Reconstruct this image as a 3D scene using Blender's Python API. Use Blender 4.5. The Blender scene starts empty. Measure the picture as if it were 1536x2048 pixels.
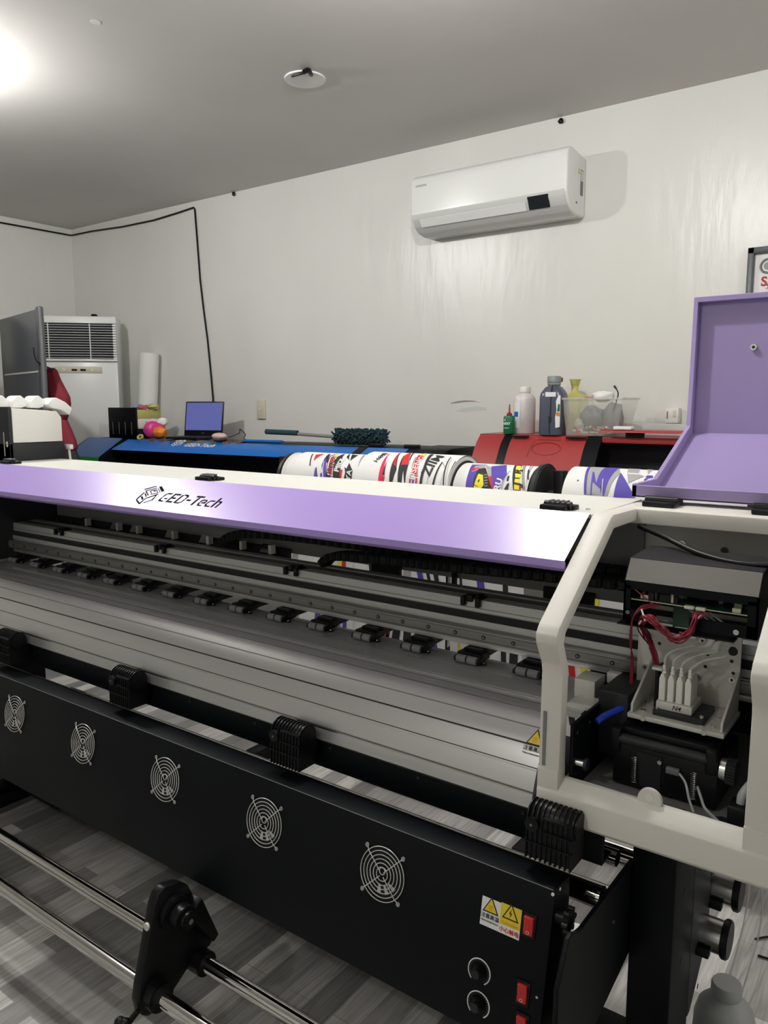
import bpy, bmesh, math, random
from mathutils import Vector, Matrix
random.seed(7)
SC = bpy.context.scene
COL = SC.collection
PI = math.pi
# ------------------------------------------------------------ materials
def mat(name, col, rough=.5, metal=0., spec=.5, coat=0., emit=None, alpha=1., trans=0., noise=None, bump=None):
    m = bpy.data.materials.new(name); m.use_nodes = True
    nt = m.node_tree; b = nt.nodes['Principled BSDF']
    b.inputs['Base Color'].default_value = (*col, 1); b.inputs['Roughness'].default_value = rough
    b.inputs['Metallic'].default_value = metal; b.inputs['Specular IOR Level'].default_value = spec
    b.inputs['Coat Weight'].default_value = coat; b.inputs['Coat Roughness'].default_value = .08
    b.inputs['Alpha'].default_value = alpha; b.inputs['Transmission Weight'].default_value = trans
    if emit:
        b.inputs['Emission Color'].default_value = (*emit[0], 1); b.inputs['Emission Strength'].default_value = emit[1]
    if noise or bump:
        tc = nt.nodes.new('ShaderNodeTexCoord')
    if noise:      # (scale, amount, stretch)
        sc, am, st = noise
        mp = nt.nodes.new('ShaderNodeMapping'); mp.inputs['Scale'].default_value = st
        nz = nt.nodes.new('ShaderNodeTexNoise'); nz.inputs['Scale'].default_value = sc; nz.inputs['Detail'].default_value = 6
        mx = nt.nodes.new('ShaderNodeMix'); mx.data_type = 'RGBA'; mx.blend_type = 'MULTIPLY'
        mx.inputs[0].default_value = am
        mx.inputs[6].default_value = (*col, 1)
        nt.links.new(tc.outputs['Object'], mp.inputs[0]); nt.links.new(mp.outputs[0], nz.inputs['Vector'])
        cr = nt.nodes.new('ShaderNodeValToRGB'); cr.color_ramp.elements[0].position = .3; cr.color_ramp.elements[1].position = .7
        nt.links.new(nz.outputs['Fac'], cr.inputs[0]); nt.links.new(cr.outputs[0], mx.inputs[7])
        nt.links.new(mx.outputs[2], b.inputs['Base Color'])
    if bump:       # (scale, strength, distance, stretch)
        sc, sg, di, st = bump
        mp = nt.nodes.new('ShaderNodeMapping'); mp.inputs['Scale'].default_value = st
        nz = nt.nodes.new('ShaderNodeTexNoise'); nz.inputs['Scale'].default_value = sc; nz.inputs['Detail'].default_value = 5
        bp = nt.nodes.new('ShaderNodeBump'); bp.inputs['Strength'].default_value = sg; bp.inputs['Distance'].default_value = di
        nt.links.new(tc.outputs['Object'], mp.inputs[0]); nt.links.new(mp.outputs[0], nz.inputs['Vector'])
        nt.links.new(nz.outputs['Fac'], bp.inputs['Height']); nt.links.new(bp.outputs[0], b.inputs['Normal'])
    return m
M = {}
M['wall'] = mat('wall_paint', (.75,.75,.71), .33, spec=.5, noise=(1.3,.08,(1,1,.5)), bump=(9,.22,.02,(1.4,1.4,.35)))
M['ceil'] = mat('ceiling_paint', (.64,.625,.60), .5, spec=.35, noise=(1.1,.10,(1,1,1)), bump=(5,.12,.01,(1,1,1)))
M['white'] = mat('white_powdercoat', (.75,.745,.70), .42, bump=(220,.05,.001,(1,1,1)))
M['housing'] = mat('housing_offwhite', (.70,.68,.62), .5, bump=(260,.08,.001,(1,1,1)))
M['purple'] = mat('purple_gloss_paint', (.38,.27,.64), .31, spec=.68, coat=.0, bump=(300,.04,.001,(1,1,1)))
M['purple2'] = mat('purple_lid_paint', (.30,.235,.455), .45, bump=(300,.05,.001,(1,1,1)))
M['black'] = mat('black_plastic', (.004,.004,.005), .38, spec=.24)
M['blackm'] = mat('black_powdercoat', (.003,.004,.0055), .48, spec=.15)
M['rubber'] = mat('black_rubber', (.007,.007,.008), .7, spec=.3)
M['dark'] = mat('dark_grey_plastic', (.020,.021,.023), .5, spec=.3)
M['grey'] = mat('grey_panel', (.20,.20,.195), .5)
M['midgrey'] = mat('mid_grey_rubber', (.16,.165,.17), .6)
M['platen'] = mat('platen_aluminium', (.54,.54,.53), .34, metal=.75, bump=(500,.05,.0006,(1,1,1)))
M['groove'] = mat('platen_groove', (.22,.22,.22), .5, metal=.5)
M['alu'] = mat('anodised_aluminium', (.50,.51,.49), .38, metal=.6)
M['alud'] = mat('aluminium_dark', (.20,.195,.18), .4, metal=.5)
M['plate'] = mat('silver_plate', (.60,.59,.54), .45, metal=.25)
M['steel'] = mat('steel', (.62,.62,.60), .22, metal=1.)
M['chrome'] = mat('chrome', (.72,.71,.68), .07, metal=1.)
M['damper'] = mat('white_nylon', (.80,.80,.74), .45)
M['red'] = mat('red_wire', (.20,.008,.022), .4)
M['tube'] = mat('clear_tube', (.75,.78,.76), .12, alpha=.45, spec=.8)
M['pcb'] = mat('circuit_board', (.012,.06,.035), .4)
M['pcbedge'] = mat('circuit_board_edge', (.55,.55,.38), .5)
M['ivory'] = mat('ivory_connector', (.72,.68,.55), .5)
M['blue'] = mat('blue_gloss', (.004,.13,.50), .32, coat=.3)
M['bluew'] = mat('blue_wire', (.01,.05,.45), .4)
M['green'] = mat('green_strip', (.0,.42,.03), .5)
M['redp'] = mat('red_printer_paint', (.36,.032,.030), .45)
M['redp2'] = mat('red_paint_dark', (.25,.018,.018), .5)
M['yellow'] = mat('yellow_sticker', (.80,.62,.02), .5)
M['paper'] = mat('white_paper', (.82,.82,.80), .7)
M['ink'] = mat('black_print', (.012,.012,.014), .6)
M['cream'] = mat('cream_plastic', (.62,.58,.46), .45)
M['fabric'] = mat('white_fabric', (.80,.79,.77), .75, bump=(60,.15,.003,(1,1,1)))
M['fred'] = mat('fabric_red', (.58,.02,.02), .7)
M['fpink'] = mat('fabric_crimson', (.66,.015,.09), .7)
M['fblue'] = mat('fabric_violet_blue', (.085,.055,.36), .7)
M['fgrey'] = mat('fabric_grey', (.36,.36,.37), .7)
M['fblack'] = mat('fabric_black', (.016,.016,.018), .7)
M['fyel'] = mat('fabric_yellow', (.82,.72,.04), .7)
M['acw'] = mat('white_appliance', (.78,.79,.77), .28, coat=.1)
M['acg'] = mat('appliance_grey', (.60,.61,.60), .35)
M['glossblack'] = mat('gloss_black', (.012,.014,.018), .08)
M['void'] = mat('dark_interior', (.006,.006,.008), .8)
M['wardrobe'] = mat('wardrobe_grey', (.065,.068,.075), .35)
M['redcloth'] = mat('red_cloth', (.15,.006,.016), .85)
M['blackcloth'] = mat('black_cloth', (.012,.013,.016), .9)
M['screen'] = mat('laptop_screen', (.05,.06,.15), .25, emit=((.10,.115,.34), .75))
M['teal'] = mat('teal_microfibre', (.012,.045,.055), .85)
M['steelg'] = mat('grey_handle', (.20,.21,.20), .4)
M['tank'] = mat('translucent_tank', (.76,.75,.70), .4)
M['bottlew'] = mat('milky_plastic', (.70,.67,.66), .35)
M['bottled'] = mat('dark_ink_bottle', (.075,.085,.125), .28)
M['bottlecap'] = mat('grey_cap', (.22,.25,.24), .4)
M['bottley'] = mat('yellow_ink_bottle', (.62,.50,.05), .35)
M['bottley2'] = mat('yellow_milky_bottle', (.52,.50,.16), .35)
M['bottleg'] = mat('green_bottle', (.004,.14,.055), .35)
M['nozzle'] = mat('red_nozzle', (.24,.01,.02), .4)
M['clear'] = mat('clear_plastic', (.66,.66,.60), .25, alpha=.32)
M['clutter'] = mat('grey_clutter', (.16,.17,.18), .5)
M['pinkbag'] = mat('pink_plastic', (.62,.04,.22), .35)
M['orange'] = mat('orange_print', (.75,.22,.02), .4)
M['cloth'] = mat('patterned_cloth', (.16,.13,.12), .9, noise=(35,.9,(1,1,1)))
M['mouse'] = mat('pink_white_mouse', (.70,.48,.45), .35)
M['jug'] = mat('frosted_jug', (.30,.31,.31), .5)
M['framed'] = mat('frame_dark', (.06,.075,.08), .4)
M['certred'] = mat('certificate_red', (.35,.03,.04), .6)
M['guard'] = mat('fan_guard_wire', (.70,.70,.68), .35, metal=.3)
M['paleblue'] = mat('pale_blue_cloth', (.22,.33,.50), .8)
M['rose'] = mat('rose_cloth', (.50,.12,.16), .8)
M['pinkwhite'] = mat('pink_white_plastic', (.72,.50,.55), .4)
M['bulb'] = mat('lamp_diffuser', (.9,.9,.9), .4, emit=((1,.97,.92), 6))
M['stain'] = mat('wall_scuff', (.27,.26,.25), .8)
M['stain2'] = mat('wall_scuff_pale', (.58,.62,.57), .6)
M['bore'] = mat('hole_dark', (.01,.01,.012), .6)
def floor_mat():
    m = bpy.data.materials.new('vinyl_plank_floor'); m.use_nodes = True
    nt = m.node_tree; b = nt.nodes['Principled BSDF']; N = nt.nodes.new; Lk = nt.links.new
    tc = N('ShaderNodeTexCoord'); mp = N('ShaderNodeMapping'); mp.inputs['Rotation'].default_value = (0,0,PI/2)
    br = N('ShaderNodeTexBrick'); br.inputs['Scale'].default_value = 1; br.inputs['Brick Width'].default_value = .46
    br.inputs['Row Height'].default_value = .078; br.inputs['Mortar Size'].default_value = .0012; br.offset = .37; br.offset_frequency = 2
    br.inputs['Color1'].default_value = (0,0,0,1); br.inputs['Color2'].default_value = (1,1,1,1); br.inputs['Mortar'].default_value = (.3,.3,.3,1)
    Lk(tc.outputs['Object'], mp.inputs[0]); Lk(mp.outputs[0], br.inputs['Vector'])
    cr = N('ShaderNodeValToRGB'); e = cr.color_ramp.elements
    e[0].position = 0; e[0].color = (.17,.165,.16,1); e[1].position = 1; e[1].color = (.62,.61,.58,1)
    x = cr.color_ramp.elements.new(.45); x.color = (.34,.332,.32,1)
    Lk(br.outputs['Color'], cr.inputs[0])
    mp2 = N('ShaderNodeMapping'); mp2.inputs['Scale'].default_value = (26,1.6,1)
    nz = N('ShaderNodeTexNoise'); nz.inputs['Scale'].default_value = 3.2; nz.inputs['Detail'].default_value = 8; nz.inputs['Distortion'].default_value = .8
    Lk(tc.outputs['Object'], mp2.inputs[0]); Lk(mp2.outputs[0], nz.inputs['Vector'])
    cr2 = N('ShaderNodeValToRGB'); cr2.color_ramp.elements[0].position = .3; cr2.color_ramp.elements[0].color = (.55,.55,.55,1)
    cr2.color_ramp.elements[1].position = .65; cr2.color_ramp.elements[1].color = (1.12,1.12,1.12,1)
    Lk(nz.outputs['Fac'], cr2.inputs[0])
    mx = N('ShaderNodeMix'); mx.data_type = 'RGBA'; mx.blend_type = 'MULTIPLY'; mx.inputs[0].default_value = .8
    Lk(cr.outputs[0], mx.inputs[6]); Lk(cr2.outputs[0], mx.inputs[7]); Lk(mx.outputs[2], b.inputs['Base Color'])
    b.inputs['Roughness'].default_value = .38
    return m
M['floor'] = floor_mat()
# ------------------------------------------------------------ mesh builder
class MB:
    def __init__(s): s.bm = bmesh.new(); s.mats = []
    def mi(s, m):
        if m is None: m = 'black'
        if m not in s.mats: s.mats.append(m)
        return s.mats.index(m)
    def _tag(s, faces, m, smooth=False):
        i = s.mi(m)
        for f in faces: f.material_index = i; f.smooth = smooth
    def box(s, x0, x1, y0, y1, z0, z1, m=None, bev=0, rot=None, seg=2):
        b = bmesh.new()
        bmesh.ops.create_cube(b, size=1)
        bmesh.ops.scale(b, vec=(abs(x1-x0), abs(y1-y0), abs(z1-z0)), verts=b.verts)
        if bev: bmesh.ops.bevel(b, geom=b.edges[:], offset=bev, segments=seg, affect='EDGES', profile=.5)
        if rot: bmesh.ops.rotate(b, matrix=rot, verts=b.verts)
        bmesh.ops.translate(b, vec=((x0+x1)/2, (y0+y1)/2, (z0+z1)/2), verts=b.verts)
        s.join(b, m); return s
    def join(s, b, m, smooth=False):
        vm = {}
        for v in b.verts: vm[v] = s.bm.verts.new(v.co)
        i = s.mi(m)
        for f in b.faces:
            try: nf = s.bm.faces.new([vm[v] for v in f.verts])
            except ValueError: continue
            nf.material_index = i; nf.smooth = smooth or f.smooth
        b.free()
    def prism(s, prof, a0, a1, axis='X', m=None, bev=0, smooth=False, seg=2):
        """prof: closed 2D list. axis X -> (y,z); Y -> (x,z); Z -> (x,y)"""
        b = bmesh.new()
        def P(p, a):
            return {'X': (a, p[0], p[1]), 'Y': (p[0], a, p[1]), 'Z': (p[0], p[1], a)}[axis]
        v0 = [b.verts.new(P(p, a0)) for p in prof]; v1 = [b.verts.new(P(p, a1)) for p in prof]
        n = len(prof)
        b.faces.new(v0); b.faces.new(v1[::-1])
        for i in range(n): b.faces.new((v0[i], v1[i], v1[(i+1)%n], v0[(i+1)%n]))
        bmesh.ops.recalc_face_normals(b, faces=b.faces)
        if bev: bmesh.ops.bevel(b, geom=b.edges[:], offset=bev, segments=seg, affect='EDGES', profile=.5)
        s.join(b, m, smooth); return s
    def sheet(s, prof, a0, a1, th, m=None, axis='X', n=1):
        """open 2D profile thickened by th along its normal, extruded along axis"""
        out = []
        for i, p in enumerate(prof):
            a = Vector(prof[max(0, i-1)]); c = Vector(prof[min(len(prof)-1, i+1)])
            d = (c-a).normalized(); nn = Vector((-d.y, d.x))
            out.append((p[0]+nn.x*th, p[1]+nn.y*th))
        return s.prism(list(prof)+out[::-1], a0, a1, axis, m)
    def cyl(s, p0, p1, r, m=None, seg=20, r2=None, smooth=True, cap=True, bev=0):
        p0 = Vector(p0); p1 = Vector(p1); d = p1-p0
        b = bmesh.new()
        bmesh.ops.create_cone(b, cap_ends=cap, segments=seg, radius1=r, radius2=r if r2 is None else r2, depth=d.length)
        for f in b.faces: f.smooth = smooth and len(f.verts) == 4
        if bev:
            es = [e for e in b.edges if len(e.link_faces) == 2 and (len(e.link_faces[0].verts) > 4 or len(e.link_faces[1].verts) > 4)]
            bmesh.ops.bevel(b, geom=es, offset=bev, segments=2, affect='EDGES')
        q = Vector((0,0,1)).rotation_difference(d.normalized())
        bmesh.ops.transform(b, matrix=Matrix.Translation((p0+p1)/2) @ q.to_matrix().to_4x4(), verts=b.verts)
        s.join(b, m); return s
    def tube(s, pts, r, m=None, seg=8, closed=False, cat=True):
        pts = [Vector(p) for p in pts]
        if cat and len(pts) > 2: pts = catmull(pts, 6, closed)
        n = len(pts); rings = []; up = Vector((0,0,1)); prev = None
        i_m = s.mi(m)
        for i, p in enumerate(pts):
            if closed: d = (pts[(i+1)%n]-pts[i-1]).normalized()
            else: d = (pts[min(n-1, i+1)]-pts[max(0, i-1)]).normalized()
            if prev is None:
                a = d.cross(up)
                if a.length < 1e-3: a = d.cross(Vector((1,0,0)))
                a.normalize()
            else:
                a = prev-d*prev.dot(d); a.normalize()
            prev = a; c = d.cross(a)
            rr = r[i] if isinstance(r, (list, tuple)) else r
            rings.append([s.bm.verts.new(p+(a*math.cos(t)+c*math.sin(t))*rr) for t in [2*PI*k/seg for k in range(seg)]])
        for i in range(n if closed else n-1):
            A = rings[i]; B = rings[(i+1)%n]
            for k in range(seg):
                f = s.bm.faces.new((A[k], A[(k+1)%seg], B[(k+1)%seg], B[k])); f.smooth = True; f.material_index = i_m
        if not closed:
            for R_ in (rings[0], rings[-1][::-1]):
                f = s.bm.faces.new(R_); f.material_index = i_m
        return s
    def lathe(s, prof, o, m=None, seg=28, axis='Z', sx=1, sy=1):
        """prof [(r,h)]; revolved round axis through o"""
        o = Vector(o); im = s.mi(m); rings = []
        for r, h in prof:
            ring = []
            for k in range(seg):
                t = 2*PI*k/seg; a = r*math.cos(t)*sx; c = r*math.sin(t)*sy
                v = {'Z': (a, c, h), 'X': (h, a, c), 'Y': (a, h, c)}[axis]
                ring.append(s.bm.verts.new(o+Vector(v)))
            rings.append(ring)
        for i in range(len(rings)-1):
            for k in range(seg):
                f = s.bm.faces.new((rings[i][k], rings[i][(k+1)%seg], rings[i+1][(k+1)%seg], rings[i+1][k]))
                f.material_index = im; f.smooth = True
        for R_ in (rings[0], rings[-1]):
            f = s.bm.faces.new(R_); f.material_index = im
        return s
    def quad(s, pts, m=None):
        f = s.bm.faces.new([s.bm.verts.new(p) for p in pts]); f.material_index = s.mi(m); return s
    def blob(s, c, r, m=None, sub=3, amp=.0, seed=0, sc=(1,1,1)):
        b = bmesh.new(); bmesh.ops.create_icosphere(b, subdivisions=sub, radius=1)
        rnd = random.Random(seed); ph = [(rnd.uniform(2,5), rnd.uniform(0,6), Vector((rnd.uniform(-1,1), rnd.uniform(-1,1), rnd.uniform(-1,1))).normalized()) for _ in range(7)]
        for v in b.verts:
            k = 1+amp*sum(math.sin(f*2*v.co.dot(d)+p) for f, p, d in ph)/3
            v.co = Vector((v.co.x*sc[0], v.co.y*sc[1], v.co.z*sc[2]))*k*r+Vector(c)
        for f in b.faces: f.smooth = True
        s.join(b, m); return s
    def xf(s, mtx): bmesh.ops.transform(s.bm, matrix=mtx, verts=s.bm.verts); return s
    def build(s, name, parent=None, label=None, cat=None, group=None, kind=None, loc=None, sharp=True):
        bmesh.ops.recalc_face_normals(s.bm, faces=s.bm.faces)
        me = bpy.data.meshes.new(name)
        if loc is not None: bmesh.ops.translate(s.bm, vec=-Vector(loc), verts=s.bm.verts)
        s.bm.to_mesh(me); s.bm.free()
        for m in s.mats: me.materials.append(M[m])
        if sharp:
            try: me.set_sharp_from_angle(angle=math.radians(40))
            except Exception: pass
        o = bpy.data.objects.new(name, me); COL.objects.link(o)
        if loc is not None: o.location = loc
        if parent is not None: setparent(o, parent)
        tag(o, label, cat, group, kind)
        return o
WP = {}
def wpos(o):
    v = Vector(o.location); p = o.parent
    while p is not None: v += Vector(p.location); p = p.parent
    return v
def setparent(o, p):      # parts are authored in world coordinates; parents only ever translate at build time
    w = wpos(p); o.parent = p; o.location = Vector(o.location)-w
def tag(o, label=None, cat=None, group=None, kind=None):
    if label: o['label'] = label
    if cat: o['category'] = cat
    if group: o['group'] = group
    if kind: o['kind'] = kind
    return o
def empty(name, loc, label, cat, group=None):
    o = bpy.data.objects.new(name, None); COL.objects.link(o); o.location = loc; o.empty_display_size = .1
    return tag(o, label, cat, group)
def catmull(P, n, closed=False):
    out = []; L = len(P)
    rng = range(L if closed else L-1)
    for i in rng:
        if closed: p0, p1, p2, p3 = P[i-1], P[i], P[(i+1)%L], P[(i+2)%L]
        else: p0, p1, p2, p3 = P[max(0,i-1)], P[i], P[i+1], P[min(L-1,i+2)]
        for k in range(n):
            t = k/n
            out.append(.5*((2*p1)+(p2-p0)*t+(2*p0-5*p1+4*p2-p3)*t*t+(3*p1-p0-3*p2+p3)*t*t*t))
    if not closed: out.append(P[-1])
    return out
def copytree(o, delta, parent=None):
    c = o.copy(); COL.objects.link(c)
    if parent is not None: c.parent = parent
    else: c.location = Vector(o.location)+Vector(delta)
    for ch in list(o.children): copytree(ch, delta, c)
    return c
def copypart(o, delta):
    """a copy of a part (with its sub-parts) under the same thing"""
    c = o.copy(); COL.objects.link(c); c.location = Vector(o.location)+Vector(delta)
    for ch in list(o.children):
        d = ch.copy(); COL.objects.link(d); d.parent = c
    return c
def text_bm(txt, size, shear=0, extrude=0., spacing=1., align='CENTER', bold=0.):
    cu = bpy.data.curves.new('txt', 'FONT'); cu.body = txt; cu.size = size; cu.shear = shear; cu.extrude = extrude
    cu.align_x = align; cu.align_y = 'CENTER'; cu.space_character = spacing; cu.offset = bold; cu.resolution_u = 3
    o = bpy.data.objects.new('txt', cu); COL.objects.link(o)
    dg = bpy.context.evaluated_depsgraph_get(); dg.update()
    me = bpy.data.meshes.new_from_object(o.evaluated_get(dg))
    b = bmesh.new(); b.from_mesh(me)
    bpy.data.objects.remove(o); bpy.data.curves.remove(cu); bpy.data.meshes.remove(me)
    return b
def frame_mtx(o, x, y):
    x = Vector(x).normalized(); y = Vector(y); y = (y-x*y.dot(x)).normalized(); z = x.cross(y)
    return Matrix(((x.x,y.x,z.x,o[0]),(x.y,y.y,z.y,o[1]),(x.z,y.z,z.z,o[2]),(0,0,0,1)))
def put_text(mb, txt, size, m, o, x, y, **kw):
    b = text_bm(txt, size, **kw); bmesh.ops.transform(b, matrix=frame_mtx(o, x, y), verts=b.verts); mb.join(b, m)
# ================================================================ setting
X0, X1, Y0, Y1, ZC = -6.22, 2.4, -2.6, 4.0, 3.035
MB().box(X0-.1, X1+.1, Y0-.1, Y1+.1, -.1, 0, 'floor').build('floor', kind='structure')
MB().box(X0-.1, X1+.1, Y0-.1, Y1+.1, ZC, ZC+.1, 'ceil').build('ceiling', kind='structure')
MB().box(X0-.1, X1+.1, Y1, Y1+.1, 0, ZC, 'wall').build('wall_back', kind='structure')
MB().box(X0-.1, X1+.1, Y0-.1, Y0, 0, ZC, 'wall').build('wall_front', kind='structure')
MB().box(X0-.1, X0, Y0, Y1, 0, ZC, 'wall').build('wall_left', kind='structure')
MB().box(X1, X1+.1, Y0, Y1, 0, ZC, 'wall').build('wall_right', kind='structure')
# ================================================================ the large printer
XL, XR, XE = -.58, -.12, -3.0        # housing left / right, far end of the hood
PR = empty('large_format_printer', (-1.7, 1.6, 0), 'long white printer with purple front cover and opened purple lid filling the foreground', 'printer')
def part(mb, name, label=None, parent=PR, kind=None, **k): return mb.build(name, parent, label=label, kind=kind, **k)
# --- roof
t = .006
mb = MB(); mb.prism([(1.515,1.33),(1.83,1.33),(1.83,1.30),(1.515,1.322)], XE, XL-.002, 'X', 'white')
for x in (-.615, -.64, -2.96):
    mb.cyl((x,1.58,1.33),(x,1.58,1.333),.005,'steel',10)
part(mb, 'roof')
# --- purple front cover with the cut-through logo
P0 = Vector((0,1.511,1.333)); P1 = Vector((0,1.388,1.254)); dn = (P1-P0).normalized()
L = (P1-P0).length
cv = MB(); cv.prism([(1.511,1.333),(1.388,1.254),(1.3884,1.2534),(1.5114,1.3324)], XE, XL-.004, 'X', 'purple')
cov = part(cv, 'front_cover')
def bars_cut(strokes, org, xdir, ydir, s):
    c = MB()
    nrm = Vector(xdir).cross(Vector(ydir)).normalized()
    for poly in strokes:
        cc = (sum(q[0] for q in poly)/len(poly), sum(q[1] for q in poly)/len(poly)); poly = [(q[0]+math.copysign(.018,q[0]-cc[0]), q[1]+math.copysign(.018,q[1]-cc[1])) for q in poly]
        v0 = [Vector(org)+Vector(xdir)*p[0]*s+Vector(ydir)*p[1]*s+nrm*.02 for p in poly]
        v1 = [p-nrm*.04 for p in v0]
        b = bmesh.new(); a = [b.verts.new(p) for p in v0]; d = [b.verts.new(p) for p in v1]; n = len(a)
        b.faces.new(a); b.faces.new(d[::-1])
        for i in range(n): b.faces.new((a[i], d[i], d[(i+1)%n], a[(i+1)%n]))
        bmesh.ops.recalc_face_normals(b, faces=b.faces); c.join(b, 'ink')
    return c
def stroke(pts, w):
    """polyline -> list of quads of width w"""
    out = []
    for (a, b) in zip(pts, pts[1:]):
        a = Vector(a); b = Vector(b); d = (b-a).normalized(); n = Vector((-d.y, d.x))*w/2
        out.append([a+n, a-n, b-n, b+n])
    return out
def sh(polys, k=.42, ox=0): return [[(p[0]+k*p[1]+ox, p[1]) for p in q] for q in polys]
# stencil letters on a 1-high grid (cut shapes never close a loop)
def rect(x0,y0,x1,y1): return [(x0,y0),(x1,y0),(x1,y1),(x0,y1)]
w = .17
Gs = [[(.10,.02),(.50,.0),(.52,.14),(.20,.17),(.16,.45),(0,.45),(0,.2)], [(0,.53),(.16,.53),(.2,.82),(.55,.84),(.60,.99),(.18,1.0),(0,.8)], [(.34,.42),(.62,.42),(.62,.0),(.56,.0),(.56,.28),(.34,.28)]]
Es = [rect(0,0,.16,1), rect(.2,.84,.6,1), rect(.2,.43,.52,.58), rect(.2,0,.58,.16)]
Ds = [rect(0,0,.16,.92), [(0,1),(.5,1),(.68,.8),(.68,.54),(.52,.54),(.52,.78),(.42,.85),(0,.85+.12)], [(.52,.46),(.68,.46),(.68,.22),(.5,0),(.2,0),(.2,.15),(.42,.15),(.52,.24)]]
Ds[1] = [(.2,1),(.5,1),(.68,.8),(.68,.54),(.52,.54),(.52,.78),(.42,.85),(.2,.85)]
Hy = [rect(0,.38,.36,.52)]
Ts = [rect(.26,0,.42,.8), rect(0,.86,.7,1)]
es = [[(.0,.2),(.14,.0),(.44,.0),(.44,.13),(.2,.13),(.15,.24),(.15,.34),(0,.34)], [(0,.42),(.15,.42),(.2,.55),(.38,.55),(.38,.44),(.2,.40),(.2,.28),(.54,.30),(.54,.52),(.42,.68),(.12,.68),(0,.54)]]
cs = [[(.0,.2),(.14,.0),(.48,.0),(.48,.14),(.2,.14),(.15,.24),(.15,.31),(0,.31)], [(0,.38),(.15,.38),(.2,.54),(.48,.54),(.5,.68),(.14,.68),(0,.5)]]
hs = [rect(0,0,.15,1), [(.2,.54),(.34,.54),(.36,.46),(.36,0),(.51,0),(.51,.54),(.42,.68),(.2,.68)]]
word = []; x = 0
for g, adv in ((Gs,.78),(Es,.74),(Ds,.84),(Hy,.5),(Ts,.72),(es,.66),(cs,.62),(hs,.6)):
    word += sh(g, .14, x); x += adv
wl = x
sc_ = .040
up = -dn; xd = Vector((1,0,0))
org = P0+up*(-.107)+Vector((-1.852,0,0))
# cube emblem left of the word: a slanted box with G on top, bars on its faces
emb = [[(-2.7,1.192),(-1.787,1.642),(-1.645,1.55),(-2.507,1.058)],[(-2.402,1.01),(-1.502,1.467),(-1.362,1.387),(-2.24,0.913)],[(-1.375,1.54),(-1.16,1.657),(-0.342,1.188),(-0.542,1.035)],[(-2.235,0.857),(-2.087,0.91),(-1.822,0.747),(-1.967,0.695)],[(-1.913,0.662),(-1.767,0.715),(-1.47,0.54),(-1.615,0.488)],[(-1.91,1.062),(-1.37,1.29),(-1.247,1.207),(-1.742,0.965)],[(-1.79,0.942),(-1.692,0.97),(-1.358,0.76),(-1.445,0.722)],[(-1.417,0.697),(-0.862,0.945),(-0.74,0.865),(-1.277,0.6)],[(-1.482,1.05),(-1.272,1.13),(-1.15,1.047),(-1.34,0.95)],[(-1.277,1.167),(-1.195,1.195),(-0.88,0.98),(-0.96,0.952)],[(-1.31,1.355),(-1.227,1.382),(-0.62,1.008),(-0.682,0.965)],[(-2.38,-0.05),(-2.357,0.815),(-2.205,0.725),(-2.205,-0.142)],[(-2.285,-0.17),(-2.157,-0.1),(-1.397,-0.457),(-1.52,-0.545)],[(-2.157,0.237),(-2.105,0.395),(-1.613,0.092),(-1.663,-0.063)],[(-2.13,0.64),(-2.035,0.705),(-1.575,0.415),(-1.613,0.3)],[(-1.585,-0.368),(-1.542,0.25),(-1.405,0.173),(-1.415,-0.44)],[(-1.462,0.26),(-0.687,0.832),(-0.58,0.695),(-1.287,0.148)],[(-1.25,-0.273),(-0.73,0.045),(-0.62,-0.035),(-1.095,-0.365)],[(-0.707,0.065),(-0.72,0.397),(-0.57,0.378),(-0.507,-0.022)],[(-0.755,0.45),(-0.777,0.71),(-0.662,0.703),(-0.607,0.43)]]
cut = bars_cut(word, org, xd*1.17, up, sc_)
c2 = bars_cut(emb, org, xd, up, sc_)
me_tmp = bpy.data.meshes.new('c2'); c2.bm.to_mesh(me_tmp); c2.bm.free(); cut.bm.from_mesh(me_tmp); bpy.data.meshes.remove(me_tmp)
cutter = cut.build('logo_cut')
md = cov.modifiers.new('cut', 'BOOLEAN'); md.operation = 'DIFFERENCE'; md.object = cutter; md.solver = 'EXACT'; md.use_self = True
dg = bpy.context.evaluated_depsgraph_get(); dg.update()
newme = bpy.data.meshes.new_from_object(cov.evaluated_get(dg)); newme.name = 'front_cover'
cov.modifiers.clear(); cov.data = newme
for q_ in newme.polygons: q_.use_smooth = False
bpy.data.objects.remove(cutter)
# lower return lip of the cover
part(MB().prism([(1.388,1.254),(1.392,1.252),(1.398,1.236),(1.46,1.225),(1.46,1.221),(1.394,1.232),(1.387,1.240)], XE, XL-.004, 'X', 'purple'), 'cover_lip')
# hinges on the crease
def hinge_bm(x, y, z, w=.058, d=.05):
    b = MB(); b.box(x-w/2, x+w/2, y-.026, y-.004, z, z+.012, 'black', .003); b.box(x-w/2+.004, x+w/2+.008, y+.004, y+d-.016, z, z+.010, 'black', .003)
    b.cyl((x-w/2+.002,y,z+.010),(x+w/2+.004,y,z+.010),.0085,'black',14)
    for k in range(4): b.box(x-w/2+.012+k*.0115, x-w/2+.018+k*.0115, y-.006, y+.016, z+.013, z+.020, 'midgrey', .001)
    b.cyl((x+w/2-.006,y+.02,z+.01),(x+w/2-.006,y+.02,z+.0125),.004,'steel',10)
    return b
for x in (-2.90, -1.775, -.672): part(hinge_bm(x, 1.548, 1.33), 'hood_hinge')
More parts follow.
